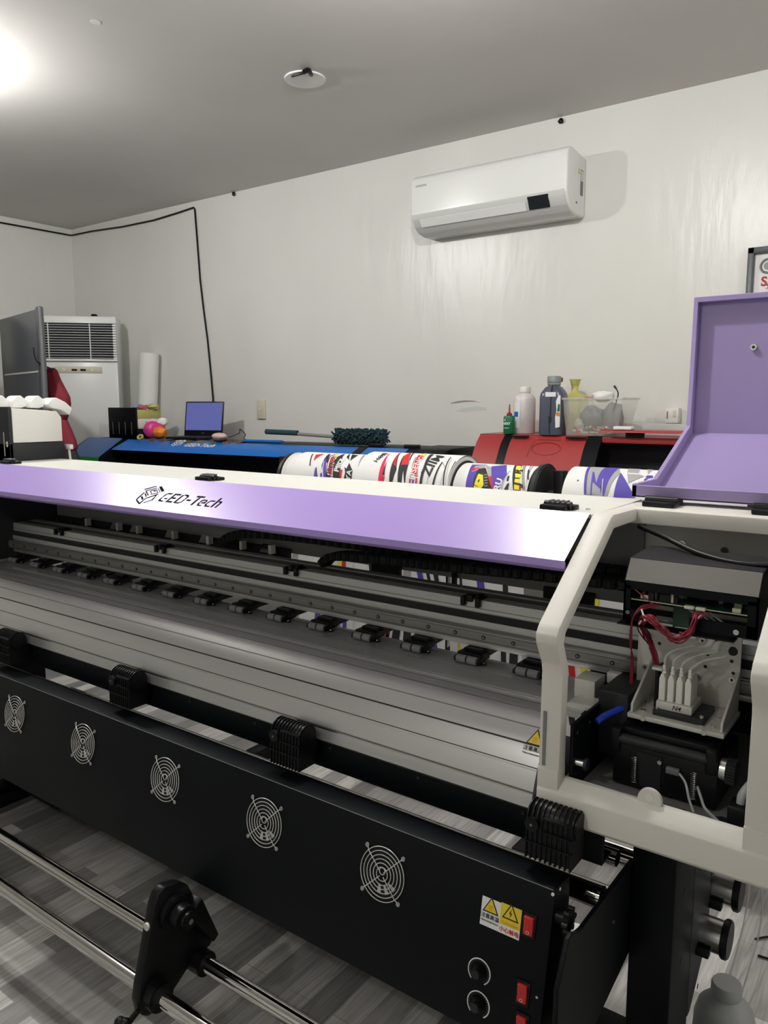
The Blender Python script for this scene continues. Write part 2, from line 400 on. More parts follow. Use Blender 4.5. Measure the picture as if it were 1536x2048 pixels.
# rear panel inside the hood, ends
mb = MB(); mb.box(XE, XL+.02, 1.79, 1.80, 1.085, 1.31, 'grey'); part(mb, 'rear_panel')
mb = MB(); mb.box(-3.02, -2.99, 1.43, 1.80, .95, 1.315, 'dark'); part(mb, 'end_panel')
for x in (-2.72,-2.52,-2.40,-2.20,-2.02,-1.86,-1.73):
    mb = MB(); mb.prism([(1.73,1.09),(1.745,1.115),(1.752,1.112),(1.738,1.087)], x-.02, x+.02, 'X', 'steel'); mb.box(x+.018, x+.03, 1.73, 1.75, 1.087, 1.115, 'plate')
    part(mb, 'cable_tray_clip')
for x0_, x1_ in ((-3.0,-1.667),(-1.34,-1.24),(-1.068,-1.057),(-.80,-.67)): part(MB().box(x0_, x1_, 1.775, 1.787, 1.03, 1.10, 'void'), 'slot_bracket')
# --- beam: one extrusion with its strips
bm_ = MB()
XB0, XB1 = -2.99, -.13
bm_.box(XB0, XB1, 1.60, 1.70, .975, 1.088, 'alu')
bm_.box(XB0, XB1, 1.672, 1.70, 1.088, 1.092, 'alu'); bm_.box(XB0, XB1, 1.634, 1.668, 1.088, 1.0895, 'alud'); bm_.box(XB0, XB1, 1.6, 1.62, 1.088, 1.0885, 'alu')
bm_.box(XB0, XB1, 1.5975, 1.601, 1.058, 1.0592, 'alud'); bm_.box(XB0, XB1, 1.5975, 1.601, 1.068, 1.0688, 'alud')
bm_.box(XB0, XB1, 1.5965, 1.60, 1.0405, 1.058, 'void'); bm_.box(XB0, XB1, 1.595, 1.60, 1.0245, 1.040, 'alu'); bm_.box(XB0, XB1, 1.594, 1.60, .975, .990, 'alu', .002)
beam = part(bm_, 'carriage_beam')
mb = MB(); mb.box(XB0, XB1, 1.575, 1.594, .993, 1.0215, 'alud', .002)
x = XB0+.04; mb.box(XB0, XB1, 1.5742, 1.576, 1.0165, 1.0172, 'dark'); mb.box(XB0, XB1, 1.5742, 1.576, .9975, .9982, 'dark')
while x < XB1-.02:
    mb.cyl((x,1.5735,1.0073),(x,1.577,1.0073),.0052,'bore',14); mb.cyl((x,1.573,1.0073),(x,1.5735,1.0073),.0026,'alud',6); x += .0775
part(mb, 'guide_rail', parent=beam)
for x in (-2.66,-2.07,-1.49,-.905):
    mb = MB(); mb.box(x-.026, x+.026, 1.598, 1.632, 1.088, 1.094, 'black', .002); mb.box(x-.026, x-.014, 1.588, 1.60, 1.072, 1.094, 'black', .002); mb.box(x+.014, x+.026, 1.588, 1.60, 1.072, 1.094, 'black', .002)
    mb.box(x-.012, x+.004, 1.593, 1.61, 1.082, 1.098, 'black', .002); mb.box(x+.01, x+.02, 1.60, 1.625, 1.094, 1.099, 'black', .001)
    part(mb, 'beam_clip', parent=beam)
# cable chain: links over a bottom run, a loop and a top run
def chain(name, path, w, h, y0, y1, step=.02):
    mb = MB(); P = catmull([Vector((p[0],0,p[1])) for p in path], 10)
    pts = [P[0]]; acc = 0
    for a, b in zip(P, P[1:]):
        acc += (b-a).length
        if acc >= step: pts.append(b); acc = 0
    for a, b in zip(pts, pts[1:]):
        d = b-a; ang = math.atan2(d.z, d.x); c = (a+b)/2
        R_ = Matrix.Rotation(-ang, 3, 'Y')
        mb.box(c.x-d.length*.47, c.x+d.length*.47, y0, y1, c.z-h/2, c.z+h/2, 'rubber', .0025, rot=R_, seg=1)
        mb.box(c.x-d.length*.2, c.x+d.length*.2, y0-.002, y1+.002, c.z-h*.36, c.z+h*.36, 'black', .001, rot=R_, seg=1)
    return part(mb, name)
chain('cable_chain', [(-1.93,1.092),(-1.90,1.11),(-1.86,1.132),(-1.78,1.147),(-1.6,1.156),(-1.3,1.158),(-1.0,1.163),(-.75,1.170),(-.44,1.176)], 0, .026, 1.70, 1.745)
chain('ink_hose_chain', [(-1.43,1.10),(-1.41,1.118),(-1.36,1.132),(-1.2,1.140),(-1.0,1.146),(-.8,1.154),(-.5,1.162)], 0, .024, 1.645, 1.69)
# --- pinch rollers
def pinch(x):
    a = MB(); a.prism([(1.60,.974),(1.82,.974),(1.82,.966),(1.70,.955),(1.605,.951),(1.575,.962),(1.575,.974)], x-.026, x+.026, 'X', 'black', .002, seg=1)
    a.prism([(1.60,.966),(1.545,.962),(1.538,.952),(1.545,.948),(1.60,.952)], x-.032, x-.029, 'X', 'black'); a.prism([(1.60,.966),(1.545,.962),(1.538,.952),(1.545,.948),(1.60,.952)], x+.029, x+.032, 'X', 'black')
    a.cyl((x-.036,1.548,.9555),(x+.036,1.548,.9555),.0028,'black',8); a.box(x-.032, x+.032, 1.556, 1.60, .962, .968, 'black', .001); a.box(x-.042, x+.042, 1.556, 1.566, .946, .949, 'black')
    a.cyl((x-.04,1.556,.951),(x-.04,1.556,.953),.003,'steel',8); a.cyl((x+.04,1.556,.951),(x+.04,1.556,.953),.003,'steel',8)
    return a
pr0 = part(pinch(-.73), 'pinch_roller')
for dx in (-.0145,.0145):
    part(MB().cyl((-.73+dx-.0125,1.548,.9555),(-.73+dx+.0125,1.548,.9555),.0098,'midgrey',18,bev=.001), 'roller', parent=pr0)
for k in range(1, 15): copypart(pr0, (-.1555*k, 0, 0))
copypart(pr0, (.152,0,0))
# --- platen with grooves
PF = [(1.61,.945),(1.47,.945),(1.42,.939),(1.385,.922),(1.352,.893),(1.325,.852),(1.308,.812),(1.300,.782)]
def smoothprof(pf, n=5): return [(v.x, v.y) for v in catmull([Vector((a,b,0)) for a, b in pf], n)]
SP = smoothprof(PF)
mb = MB(); b = MB(); XP0, XP1 = -2.98, -.599
inner = [(p[0]+.012, p[1]-.01) for p in SP]
im = mb.mi('platen')
rows = [[mb.bm.verts.new((x, p[0], p[1])) for p in SP] for x in (XP0, XP1)]
for i in range(len(SP)-1):
    f = mb.bm.faces.new((rows[0][i], rows[1][i], rows[1][i+1], rows[0][i+1])); f.smooth = True; f.material_index = im
rows2 = [[mb.bm.verts.new((x, p[0], p[1])) for p in inner] for x in (XP0, XP1)]
for i in range(len(SP)-1):
    f = mb.bm.faces.new((rows2[0][i+1], rows2[1][i+1], rows2[1][i], rows2[0][i])); f.material_index = im
for e in (0, 1):
    for i in range(len(SP)-1):
        f = mb.bm.faces.new((rows[e][i], rows[e][i+1], rows2[e][i+1], rows2[e][i])); f.material_index = im
for i in (0, len(SP)-1):
    f = mb.bm.faces.new((rows[0][i], rows[1][i], rows2[1][i], rows2[0][i])); f.material_index = im
def prof_z(y):
    for a, b_ in zip(SP, SP[1:]):
        if b_[0] <= y <= a[0]: t_ = (a[0]-y)/(a[0]-b_[0]+1e-9); return a[1]+(b_[1]-a[1])*t_
for y, w_, m_ in ((1.514,.0012,'groove'),(1.4552,.0014,'steel'),(1.445,.0014,'steel'),(1.4271,.0014,'groove'),(1.4056,.0014,'steel'),(1.374,.0010,'groove'),(1.3477,.0010,'dark'),(1.3238,.0010,'steel'),(1.3248,.0009,'dark'),(1.3068,.0007,'steel'),(1.3074,.0006,'groove')):
    mb.prism([(y-w_,prof_z(y-w_)+.0005),(y+w_,prof_z(y+w_)+.0005),(y+w_,prof_z(y+w_)-.002),(y-w_,prof_z(y-w_)-.002)], XP0, XP1, 'X', m_)
mb.box(-.60, -.552, 1.42, 1.61, .933, .9448, 'platen')
for y in (1.4552,1.445,1.514): mb.box(-.60,-.552,y-.0014,y+.0014,.944,.9455,'steel')
plat = part(mb, 'platen')
# hot-surface label on the platen
def onplat(y): return Vector((0, y, prof_z(y)))
A_ = onplat(1.352); B_ = onplat(1.335); yd = (A_-B_).normalized()
def cjk_label(mb, o, xd_, yd_, s, tri='yellow', sub='Note temperature', cn='\u6ce8\u610f\u9ad8\u6e29', cnm='ink', bolt=False):
    xd_ = Vector(xd_); yd_ = Vector(yd_); n = xd_.cross(yd_).normalized()
    def pt(a, c, e): return Vector(o)+xd_*a*s+yd_*c*s+n*e
    def tripoly(k, e, m): mb.quad([pt(-.46*k, -.32*k+.35, e), pt(.46*k, -.32*k+.35, e), pt(0, .52*k+.35, e)], m)
    tripoly(1.0, .0004, 'ink'); tripoly(.78, .0008, tri)
    if bolt: mb.quad([pt(.03,.58,.0012), pt(-.09,.33,.0012), pt(0,.35,.0012)], 'ink'); mb.quad([pt(-.04,.12,.0012), pt(.09,.40,.0012), pt(0,.38,.0012)], 'ink')
    else:
        for k in range(3): mb.quad([pt(-.12,.2+.09*k,.0012), pt(.12,.2+.09*k,.0012), pt(.12,.235+.09*k,.0012), pt(-.12,.235+.09*k,.0012)], 'orange')
    put_text(mb, cn, .26*s, cnm, pt(0,-.17,.0008), xd_, yd_, bold=.004*s)
    if sub: put_text(mb, sub, .13*s, 'ink', pt(0,-.40,.0008), xd_, yd_, bold=.003*s)
mb = MB(); cjk_label(mb, onplat(1.3465)+Vector((-.617,0,0))+Vector((0,-.0012,.0012)), (1,0,0), yd, .040)
part(mb, 'warning_sticker', 'yellow triangle hot surface sticker', parent=plat)
# --- apron under the platen
mb = MB(); mb.box(-2.98, -.46, 1.312, 1.325, .712, .785, 'blackm', .002); mb.box(-2.98,-.46,1.312,1.36,.709,.715,'blackm')
x = -.62
while x > -2.9: mb.cyl((x,1.309,.762),(x,1.313,.762),.004,'dark',8); x -= .245
part(mb, 'platen_apron')
# lower chassis box behind the apron that carries the platen
mb = MB(); mb.box(-2.95, -.40, 1.44, 1.62, .70, .80, 'blackm', .003); part(mb, 'chassis_beam')
# --- media clamps
def clamp(x):
    b = MB(); W = .092; y0 = 1.262; z0 = .800; r = .026
    def outline(d):
        q = [(y0+(r+d)*math.cos(PI*k/8), z0+(r+d)*math.sin(PI*k/8)) for k in range(9)]
        return q+[(y0-r-.004-d, z0-.05),(y0-r-.004-d, z0-.070-d),(y0+r+d, z0-.070-d)]
    b.prism(outline(0), x-W/2+.004, x+W/2-.004, 'X', 'black', .002, seg=1)
    for k in range(10):
        xx = x-W/2+.003+k*(W-.006)/9; b.prism(outline(.0028), xx-.0014, xx+.0014, 'X', 'black')
    for z in (z0+.012, z0-.014, z0-.040): b.box(x-W/2+(.036 if z > z0-.03 else 0), x+W/2, y0-r-.0075, y0-r, z-.0014, z+.0014, 'black')
    b.cyl((x+W/2-.004,y0,z0),(x+W/2+.002,y0,z0),r-.002,'black',20)
    b.cyl((x-W/2+.014,y0-r-.008,z0-.006),(x-W/2+.014,y0-r+.004,z0-.006),.0135,'black',20); b.cyl((x-W/2+.014,y0-r-.010,z0-.006),(x-W/2+.014,y0-r-.006,z0-.006),.0025,'midgrey',8)
    b.box(x-W/2+.01,x+W/2-.01,y0+.01,1.314,z0-.055,z0-.02,'black')
    return b
for x in (-.532, -1.180, -1.80, -2.42): part(clamp(x), 'media_clamp')
# --- pillars, arms, feet, beams
for s_, (xa, xb) in (('R', (-.448,-.362)), ('L', (-2.905,-2.815))):
    mb = MB(); mb.box(xa, xb, 1.45, 1.60, .07, .86, 'blackm', .006)
    for z in (.66,.585,.43):
        mb.cyl((xb-.001,1.52,z),(xb+.001,1.52,z),.006,'bore',10)
    part(mb, 'pillar')
    # horizontal arm with a hooked nose that holds the dryer panel
    ya = 1.10
    pf = [(1.47,.655),(1.28,.655),(1.225,.615),(1.20,.60),(1.165,.605),(1.10,.615),(1.08,.45),(1.10,.43),(1.47,.45)]
    if s_ == 'R': mb = MB().prism([(1.47,.648),(1.20,.654),(1.175,.660),(1.155,.672),(1.140,.668),(1.10,.60),(1.10,.40),(1.12,.38),(1.47,.45)], -.458, -.449, 'X', 'blackm', .001, seg=1)
    else: mb = MB().prism([(1.47,.648),(1.20,.654),(1.175,.660),(1.155,.672),(1.140,.668),(1.10,.60),(1.10,.40),(1.12,.38),(1.47,.45)], -2.815, -2.806, 'X', 'blackm', .001, seg=1)
    mb.cyl(((-.451 if s_=='R' else -2.806),1.36,.575),((-.447 if s_=='R' else -2.803),1.36,.575),.005,'steel',10)
    part(mb, 'support_arm')
    mb = MB(); xc = (xa+xb)/2; mb.box(xc-.05, xc+.05, 1.02, 1.72, .03, .075, 'blackm', .008)
    for y in (1.08,1.66): mb.cyl((xc,y,0),(xc,y,.032),.028,'rubber',18)
    part(mb, 'foot')
mb = MB(); mb.box(-2.9, -.40, 1.58, 1.66, .075, .135, 'blackm', .005); part(mb, 'cross_beam')
mb = MB(); mb.box(-3.06, -2.55, 1.46, 1.60, .072, .10, 'blackm', .01); part(mb, 'floor_plate')
# right-side roll holder plate and its two end caps
mb = MB(); mb.prism([(1.60,.62),(1.66,.60),(1.74,.55),(1.76,.36),(1.62,.25),(1.60,.25)], -.372, -.362, 'X', 'dark', .001, seg=1); mb.prism([(1.60,.62),(1.75,.60),(1.86,.56),(1.86,.40),(1.70,.36),(1.60,.40)], -.40, -.392, 'X', 'blackm')
for y, z in ((1.63,.58),(1.64,.29),(1.68,.27)): mb.cyl((-.362,y,z),(-.3615,y,z),.006,'bore',8)
part(mb, 'roll_holder_plate')
for (y, z) in ((1.79,.455),(1.69,.40)):
    b = MB(); b.cyl((-.39,y,z),(-.315,y,z),.036,'steel',28,bev=.002); b.cyl((-.318,y,z),(-.303,y,z),.042,'black',28,bev=.003); b.cyl((-.375,y,z+.034),(-.375,y,z+.055),.009,'black',12); b.cyl((-.375,y-.018,z+.055),(-.375,y+.018,z+.055),.009,'black',12,bev=.002)
    b.box(-.38,-.335,y-.05,y-.03,z-.03,z-.015,'black',.003)
    part(b, 'roll_end_cap', 'chrome end cap with black rim')
mb = MB(); mb.cyl((-2.8,1.79,.455),(-.39,1.79,.455),.028,'chrome',28); part(mb, 'feed_bar')
mb = MB(); mb.cyl((-2.8,1.69,.40),(-.39,1.69,.40),.022,'chrome',28); part(mb, 'feed_bar')
# --- guide tubes between platen and dryer
mb = MB(); mb.cyl((-2.80,1.40,.680),(-.46,1.40,.680),.016,'chrome',28); part(mb, 'guide_tube')
mb = MB(); mb.cyl((-2.66,1.322,.640),(-.46,1.322,.640),.022,'chrome',32); mb.cyl((-2.68,1.322,.640),(-2.64,1.322,.640),.024,'black',20); part(mb, 'guide_tube')
# --- dryer panel
nz = Vector((0,-.98058,.19612)); yu = Vector((0,.19612,.98058)); xd = Vector((1,0,0))
def pan(x, z, e=0): return Vector((x, 1.195+.2*(z-.70), z))+nz*e
dz = MB()
XD0, XD1 = -2.74, -.500
def pan2(z, e): p = pan(0, z, e); return (p.y, p.z)
dz.prism([pan2(.706,0), pan2(.41,0), pan2(.41,-.012), (1.252,.40), (1.262,.46), (1.262,.702)], XD0, XD1, 'X', 'blackm', .0025)
dry = part(dz, 'dryer_panel')
mb = MB(); mb.cyl(pan(XD0+.004,.706,.0004), pan(XD1-.004,.706,.0004), .0007, 'midgrey', 6); part(mb, 'panel_edge', parent=dry)
def fan(x):
    z = .612; s = .0447
    g = MB()
    for r in (.0535,.0455,.0375,.0295,.0215,.0135,.0068):
        pts = [pan(x,z,.004)+(xd*math.cos(a)+yu*math.sin(a))*r for a in [2*PI*k/40 for k in range(40)]]
        if r < .01: pts = [p+yu*.006 for p in pts]
        g.tube(pts, .0010, 'guard', 6, closed=True, cat=False)
    for sx in (-1,1):
        for sy in (-1,1):
            c = pan(x+sx*s, z, 0)+yu*sy*s
            d = (xd*sx+yu*sy).normalized()
            g.tube([pan(x,z,.0055)+d*.006, pan(x,z,.006)+d*.052, c+nz*.002], .0010, 'guard', 6, cat=False)
            g.tube([c+nz*.0025+(xd*math.cos(a)+yu*math.sin(a))*.0042 for a in [2*PI*k/12 for k in range(12)]], .0009, 'steel', 6, closed=True, cat=False)
            g.cyl(c, c+nz*.0035, .0032, 'steel', 10)
    f = MB()
    f.cyl(pan(x,z,.0005), pan(x,z,-.004), .051, 'void', 40)
    f.cyl(pan(x,z,.0018), pan(x,z,-.001), .017, 'black', 24)
    # pale quads coloured in place of lit floor showing between the blades
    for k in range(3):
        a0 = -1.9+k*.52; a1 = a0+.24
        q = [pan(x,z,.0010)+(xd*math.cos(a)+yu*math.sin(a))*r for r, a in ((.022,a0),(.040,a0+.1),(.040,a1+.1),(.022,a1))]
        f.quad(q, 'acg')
    return g, f
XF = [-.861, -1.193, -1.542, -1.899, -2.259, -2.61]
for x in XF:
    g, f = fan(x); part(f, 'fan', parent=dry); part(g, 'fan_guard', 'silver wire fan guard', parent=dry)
# stickers
def sticker(mb, x0, x1, z0, z1, m, e=.0006): mb.quad([pan(x0,z0,e), pan(x1,z0,e), pan(x1,z1,e), pan(x0,z1,e)], m)
mb = MB(); sticker(mb, -.637, -.598, .599, .650, 'paper'); cjk_label(mb, pan(-.6175,.6235,.0007), xd, yu, .036); part(mb, 'warning_sticker', 'white sticker with yellow hot-temperature triangle', parent=dry)
mb = MB(); sticker(mb, -.598, -.557, .6145, .652, 'yellow', .0008); sticker(mb, -.598, -.557, .599, .6145, 'paper', .0008)
cjk_label(mb, pan(-.5775,.626,.0010), xd, yu, .036, sub=None, cn='', bolt=True)
put_text(mb, 'Caution shock', .0055, 'orange', pan(-.5775,.619,.0016), xd, yu); put_text(mb, '\u5c0f\u5fc3\u89e6\u7535', .0098, 'fred', pan(-.5775,.6065,.0016), xd, yu, bold=.0002)
part(mb, 'shock_sticker', 'yellow and white electric shock sticker', parent=dry)
M['rockred'] = mat('red_rocker', (.55,.02,.02), .25)
for (x, z) in ((-.5405,.632),(-.5385,.516),(-.534,.462)):
    b = MB(); o = pan(x,z,0)
    mtx = frame_mtx(o, xd, yu); q = MB(); q.box(-.0135,.0135,-.0215,.0215,0,.003,'black',.001); q.box(-.0095,.0095,-.0165,.0165,0,.0045,'rockred',.001)
    q.prism([(-.0165,.003),(.0165,.003),(.0165,.0095),(.0,.006),(-.0165,.0055)], -.0092, .0092, 'X', 'rockred', .001, seg=1)
    q.tube([(.0028*math.cos(a),-.011+.0028*math.sin(a),.0068) for a in [2*PI*k/12 for k in range(12)]], .0004, 'fabric', 5, closed=True, cat=False)
    q.xf(mtx); part(q, 'rocker_switch', 'red rocker switch', parent=dry)
for (x, z) in ((-.627,.5165),(-.6215,.460)):
    q = MB(); q.cyl((0,0,0),(0,0,.005),.0135,'black',28); q.cyl((0,0,.005),(0,0,.017),.0115,'black',24,r2=.0098,bev=.001); q.cyl((0,.0,.017),(0,0,.0173),.008,'dark',20)
    R_ = .0225; pts = [(R_*math.cos(a), R_*math.sin(a), .0008) for a in [math.radians(-55+k*(285/40)) for k in range(41)]]
    q.tube(pts, .0012, 'fabric', 5, cat=False)
    for k in range(21):
        a = math.radians(-50+k*13.7); q.tube([(.0175*math.cos(a),.0175*math.sin(a),.0006),(.0205*math.cos(a),.0205*math.sin(a),.0006)], .0004, 'midgrey', 4, cat=False)
    q.xf(frame_mtx(pan(x,z,0), xd, yu)); part(q, 'dial_knob', parent=dry)
mb = MB(); mb.cyl((-.500,1.205,.655),(-.484,1.205,.655),.012,'black',18); mb.lathe([(.006,0),(.017,.002),(.019,.007),(.017,.012),(.005,.014)], (-.484,1.205,.655), 'black', 20, 'X')
for k in range(6):
    a = k*PI/3; mb.cyl((-.482,1.205+.019*math.cos(a),.655+.019*math.sin(a)),(-.472,1.205+.019*math.cos(a),.655+.019*math.sin(a)),.005,'black',10)
part(mb, 'clamp_knob', parent=dry)
mb = MB(); mb.cyl(pan(-.503,.700,.002), pan(-.503,.700,.004), .003, 'fabric', 8); mb.cyl((-.4995,1.215,.700),(-.4985,1.215,.700),.003,'fabric',8); mb.cyl(pan(-.512,.52,0),pan(-.512,.52,.002),.0025,'steel',8)
part(mb, 'panel_screws', parent=dry)
# --- take-up rods and the media bracket riding on them
for y in (1.142, 1.008):
    mb = MB(); mb.cyl((-2.9,y,.2),(-.30,y,.2),.0185,'chrome',32); part(mb, 'take_up_rod')
for xx in (-2.86,-.41):
    mb = MB(); mb.box(xx-.03, xx+.03, .96, 1.19, .075, .235, 'blackm', .008); mb.box(xx-.03,xx+.03,1.18,1.46,.075,.11,'blackm',.004); part(mb, 'rod_holder')
q = MB(); xb = -1.395
pf = [(.972,.165),(.965,.20),(.972,.235),(1.020,.410),(1.032,.432),(1.050,.442),(1.095,.430),(1.118,.412),(1.130,.385),(1.178,.262),(1.19,.235),(1.182,.215),(1.12,.205),(1.06,.165),(1.02,.150),(.99,.148)]
q.prism(pf, xb-.03, xb, 'X', 'black', .006, smooth=False)
q.cyl((xb-.02,1.142,.2),(xb+.03,1.142,.2),.030,'black',28,bev=.003); q.cyl((xb-.035,1.008,.2),(xb+.03,1.008,.2),.034,'black',28,bev=.003)
q.prism([(1.09,.36),(1.13,.385),(1.178,.262),(1.16,.25)], xb-.005, xb+.035, 'X', 'black', .004)
tk = part(q, 'take_up_bracket')
b = MB(); b.cyl((xb,1.068,.372),(xb+.022,1.068,.372),.040,'black',32,bev=.003); b.cyl((xb+.02,1.068,.372),(xb+.052,1.068,.372),.029,'black',28,bev=.003); b.cyl((xb+.05,1.068,.372),(xb+.066,1.068,.372),.021,'black',24,bev=.003); b.cyl((xb+.0655,1.068,.372),(xb+.067,1.068,.372),.0065,'steel',14)
part(b, 'spindle_hub', parent=tk)
b = MB(); b.cyl((xb-.014,1.003,.362),(xb-.014,1.016,.362),.009,'plate',16); part(b, 'set_screw', parent=tk)
b = MB(); b.cyl((xb-.02,.975,.165),(xb-.02,.945,.150),.007,'black',12)
for k in range(5):
    a = 2*PI*k/5; b.blob((xb-.02+.017*math.cos(a), .937, .146+.017*math.sin(a)), .0135, 'black', 2)
b.cyl((xb-.02,.948,.15),(xb-.02,.928,.142),.014,'black',14); part(b, 'star_knob', parent=tk)
# ================================================================ housing over the parking station
def rim(xa, xb):
    pf = [(1.670,1.33),(1.522,1.333),(1.510,1.329),(1.268,1.158),(1.257,1.143),(1.258,1.128),(1.285,1.082),(1.289,1.065),(1.285,.84),
          (1.315,.84),(1.318,1.07),(1.292,1.125),(1.300,1.142),(1.528,1.303),(1.670,1.303)]
    return MB().prism(pf, xa, xb, 'X', 'housing', .004, seg=2)
HS = empty('_', (0,0,0), None, None); bpy.data.objects.remove(HS)
hb = MB()
part(rim(XL, -.538), 'housing_post')
part(rim(-.222, XR), 'housing_post')
mb = MB(); mb.prism([(1.62,.782),(1.288,.782),(1.277,.792),(1.281,.838),(1.286,.845),(1.306,.861),(1.318,.861),(1.318,.80),(1.62,.80)], XL, XR, 'X', 'housing', .002, seg=2)
mb.box(XL, XL+.04, 1.284, 1.318, .835, .88, 'housing'); mb.box(-.222, XR, 1.284, 1.318, .835, .88, 'housing')
part(mb, 'housing_sill')
mb = MB(); mb.cyl((-.378,1.305,.866),(-.378,1.314,.866),.021,'housing',36,bev=.001); mb.cyl((-.378,1.303,.872),(-.378,1.306,.872),.0075,'white',20,bev=.0008); part(mb, 'latch_tab')
mb = MB(); mb.box(XL, XR, 1.664, 1.84, 1.297, 1.33, 'housing', .004); part(mb, 'housing_top')
mb = MB(); mb.box(XL+.008, XL+.014, 1.2845, 1.287, .885, .99, 'grey'); part(mb, 'post_slot')
mb = MB(); mb.box(-.565, XR, 1.80, 1.815, .80, 1.30, 'plate'); mb.box(-.5655, -.5645, 1.798, 1.80, 1.1, 1.30, 'dark'); mb.box(XR-.008, XR, 1.33, 1.80, .80, 1.30, 'grey'); mb.box(-.565, XR, 1.79, 1.80, .80, 1.08, 'dark')
for x, z in ((-.475,1.24),(-.385,1.235)): mb.cyl((x,1.80,z),(x,1.793,z),.008,'steel',14); 
mb.cyl((-.50,1.80,1.245),(-.50,1.799,1.245),.003,'bore',8)
part(mb, 'housing_back')
mb = MB(); mb.box(-.56, XR, 1.32, 1.80, .822, .832, 'grey')
for x, y in ((-.40,1.36),(-.335,1.36)): mb.cyl((x,y,.832),(x,y,.837),.007,'steel',14)
mb.cyl((-.272,1.375,.8318),(-.272,1.375,.8328),.014,'bore',20)
part(mb, 'station_floor')
mb = MB(); mb.box(-.533, -.526, 1.32, 1.66, .80, .962, 'blackm', .001)
for y in (1.34,1.40,1.46,1.53): mb.cyl((-.526,y,.94),(-.5245,y,.94),.004,'steel',8)
mb.cyl((-.526,1.335,.885),(-.508,1.335,.885),.008,'steel',14); mb.cyl((-.508,1.335,.885),(-.502,1.335,.885),.012,'dark',16)
part(mb, 'side_plate')
mb = MB(); mb.box(-.60,-.556,1.50,1.56,.945,.985,'plate',.001); mb.box(-.553,-.52,1.56,1.63,.945,.99,'plate',.001); mb.box(-.59,-.54,1.44,1.50,.945,.952,'plate'); part(mb, 'platen_end_block')
# black cable along the roof inside
part(MB().tube([(-.53,1.66,1.292),(-.46,1.60,1.285),(-.38,1.55,1.268),(-.30,1.52,1.262),(-.22,1.52,1.27),(-.13,1.54,1.29)], .0055, 'black', 10), 'roof_cable')
# --- purple lid folded open
pf = [(1.775,1.342),(1.935,1.342),(2.228,1.474),(2.240,1.835)]
def off(pf, d):
    out = []
    for i, p in enumerate(pf):
        p = Vector(p); n = Vector((0,0)); ds = []
        if i: ds.append((p-Vector(pf[i-1])).normalized())
        if i < len(pf)-1: ds.append((Vector(pf[i+1])-p).normalized())
        ns = [Vector((-e.y, e.x)) for e in ds]
        if len(ns) == 2:
            m_ = (ns[0]+ns[1]).normalized(); k = d/m_.dot(ns[0]); out.append(tuple(p+m_*k))
        else: out.append(tuple(p+ns[0]*d))
    return out
LX0, LX1 = -.588, -.10
ld = MB(); pin = off(pf, .003); ld.prism(pf+pin[::-1], LX0, LX1, 'X', 'purple2')
lip = off(pf, .030)
for xa, xb in ((LX0, LX0+.011), (LX1-.011, LX1)): ld.prism(pf+lip[::-1], xa, xb, 'X', 'purple2', .001, seg=1)
ld.prism([pf[0], (pf[0][0]+.010, pf[0][1]), (pf[0][0]+.010, lip[0][1]-.003), (lip[0][0], lip[0][1]-.003)], LX0, LX1, 'X', 'purple2', .001, seg=1)
ld.prism([(2.2395,1.822),(2.240,1.835),lip[3],(lip[3][0],1.822)], LX0, LX1, 'X', 'purple2', .001, seg=1)
lid = part(ld, 'housing_lid', 'purple lid folded open')
part(MB().cyl((-.437,2.236,1.70),(-.437,2.225,1.70),.008,'steel',14).cyl((-.437,2.226,1.70),(-.437,2.223,1.70),.004,'dark',10), 'lid_screw', parent=lid)
for x in (-.507, -.285):
    mb = MB(); mb.box(x-.035, x+.035, 1.705, 1.735, 1.33, 1.342, 'black', .003); mb.cyl((x-.035,1.735,1.342),(x+.035,1.735,1.342),.010,'black',16); mb.box(x-.035,x+.035,1.735,1.775,1.331,1.344,'black',.003)
    part(mb, 'lid_hinge', parent=lid)
# ================================================================ carriage
CA = MB()
CA.box(-.488, -.292, 1.552, 1.558, .968, 1.118, 'plate', .001)
for x, z in ((-.462,1.062),(-.352,1.07),(-.46,1.0),(-.445,1.075),(-.308,1.065),(-.304,1.042),(-.355,1.045)): CA.cyl((x,1.5525,z),(x,1.5515,z),.0035,'bore',10)
for x, z in ((-.468,1.087),(-.395,1.100),(-.362,1.097),(-.470,1.022),(-.305,1.03),(-.402,1.025),(-.368,1.022)): CA.cyl((x,1.552,z),(x,1.546,z),.0062,'steel',14); CA.cyl((x,1.5462,z),(x,1.5455,z),.003,'dark',6)
CA.cyl((-.307,1.5525,1.085),(-.307,1.5510,1.085),.009,'bore',14)
car = part(CA, 'carriage', 'silver carriage plate')
# block behind that hangs on the rail
part(MB().box(-.47, -.31, 1.558, 1.574, .985, 1.03, 'alud', .002), 'rail_slider', parent=car)
# cover: shell with chamfer and a wide front opening
cx0, cx1 = -.487, -.249; cy0, cy1 = 1.45, 1.60
mb = MB()
mb.prism([(cy0,1.218),(cy0+.026,1.258),(cy1,1.264),(cy1,1.258),(cy0+.028,1.252),(cy0+.006,1.216)], cx0, cx1, 'X', 'blackm', .0012, seg=1); mb.prism([(cy0+.027,1.2590),(cy1,1.2648),(cy1,1.264),(cy0+.027,1.2582)], cx0+.002, cx1-.002, 'X', 'rubber')
mb.prism([(cy0-.0004,1.2195),(cy0+.0255,1.2585),(cy0+.026,1.2582),(cy0,1.219)], cx0+.002, cx1-.002, 'X', 'alud')
sp = [(cy0,1.142),(cy0,1.218),(cy0+.026,1.258),(cy1,1.264),(cy1,1.142)]
mb.prism(sp, cx0, cx0+.004, 'X', 'blackm'); mb.prism(sp, cx1-.004, cx1, 'X', 'blackm')
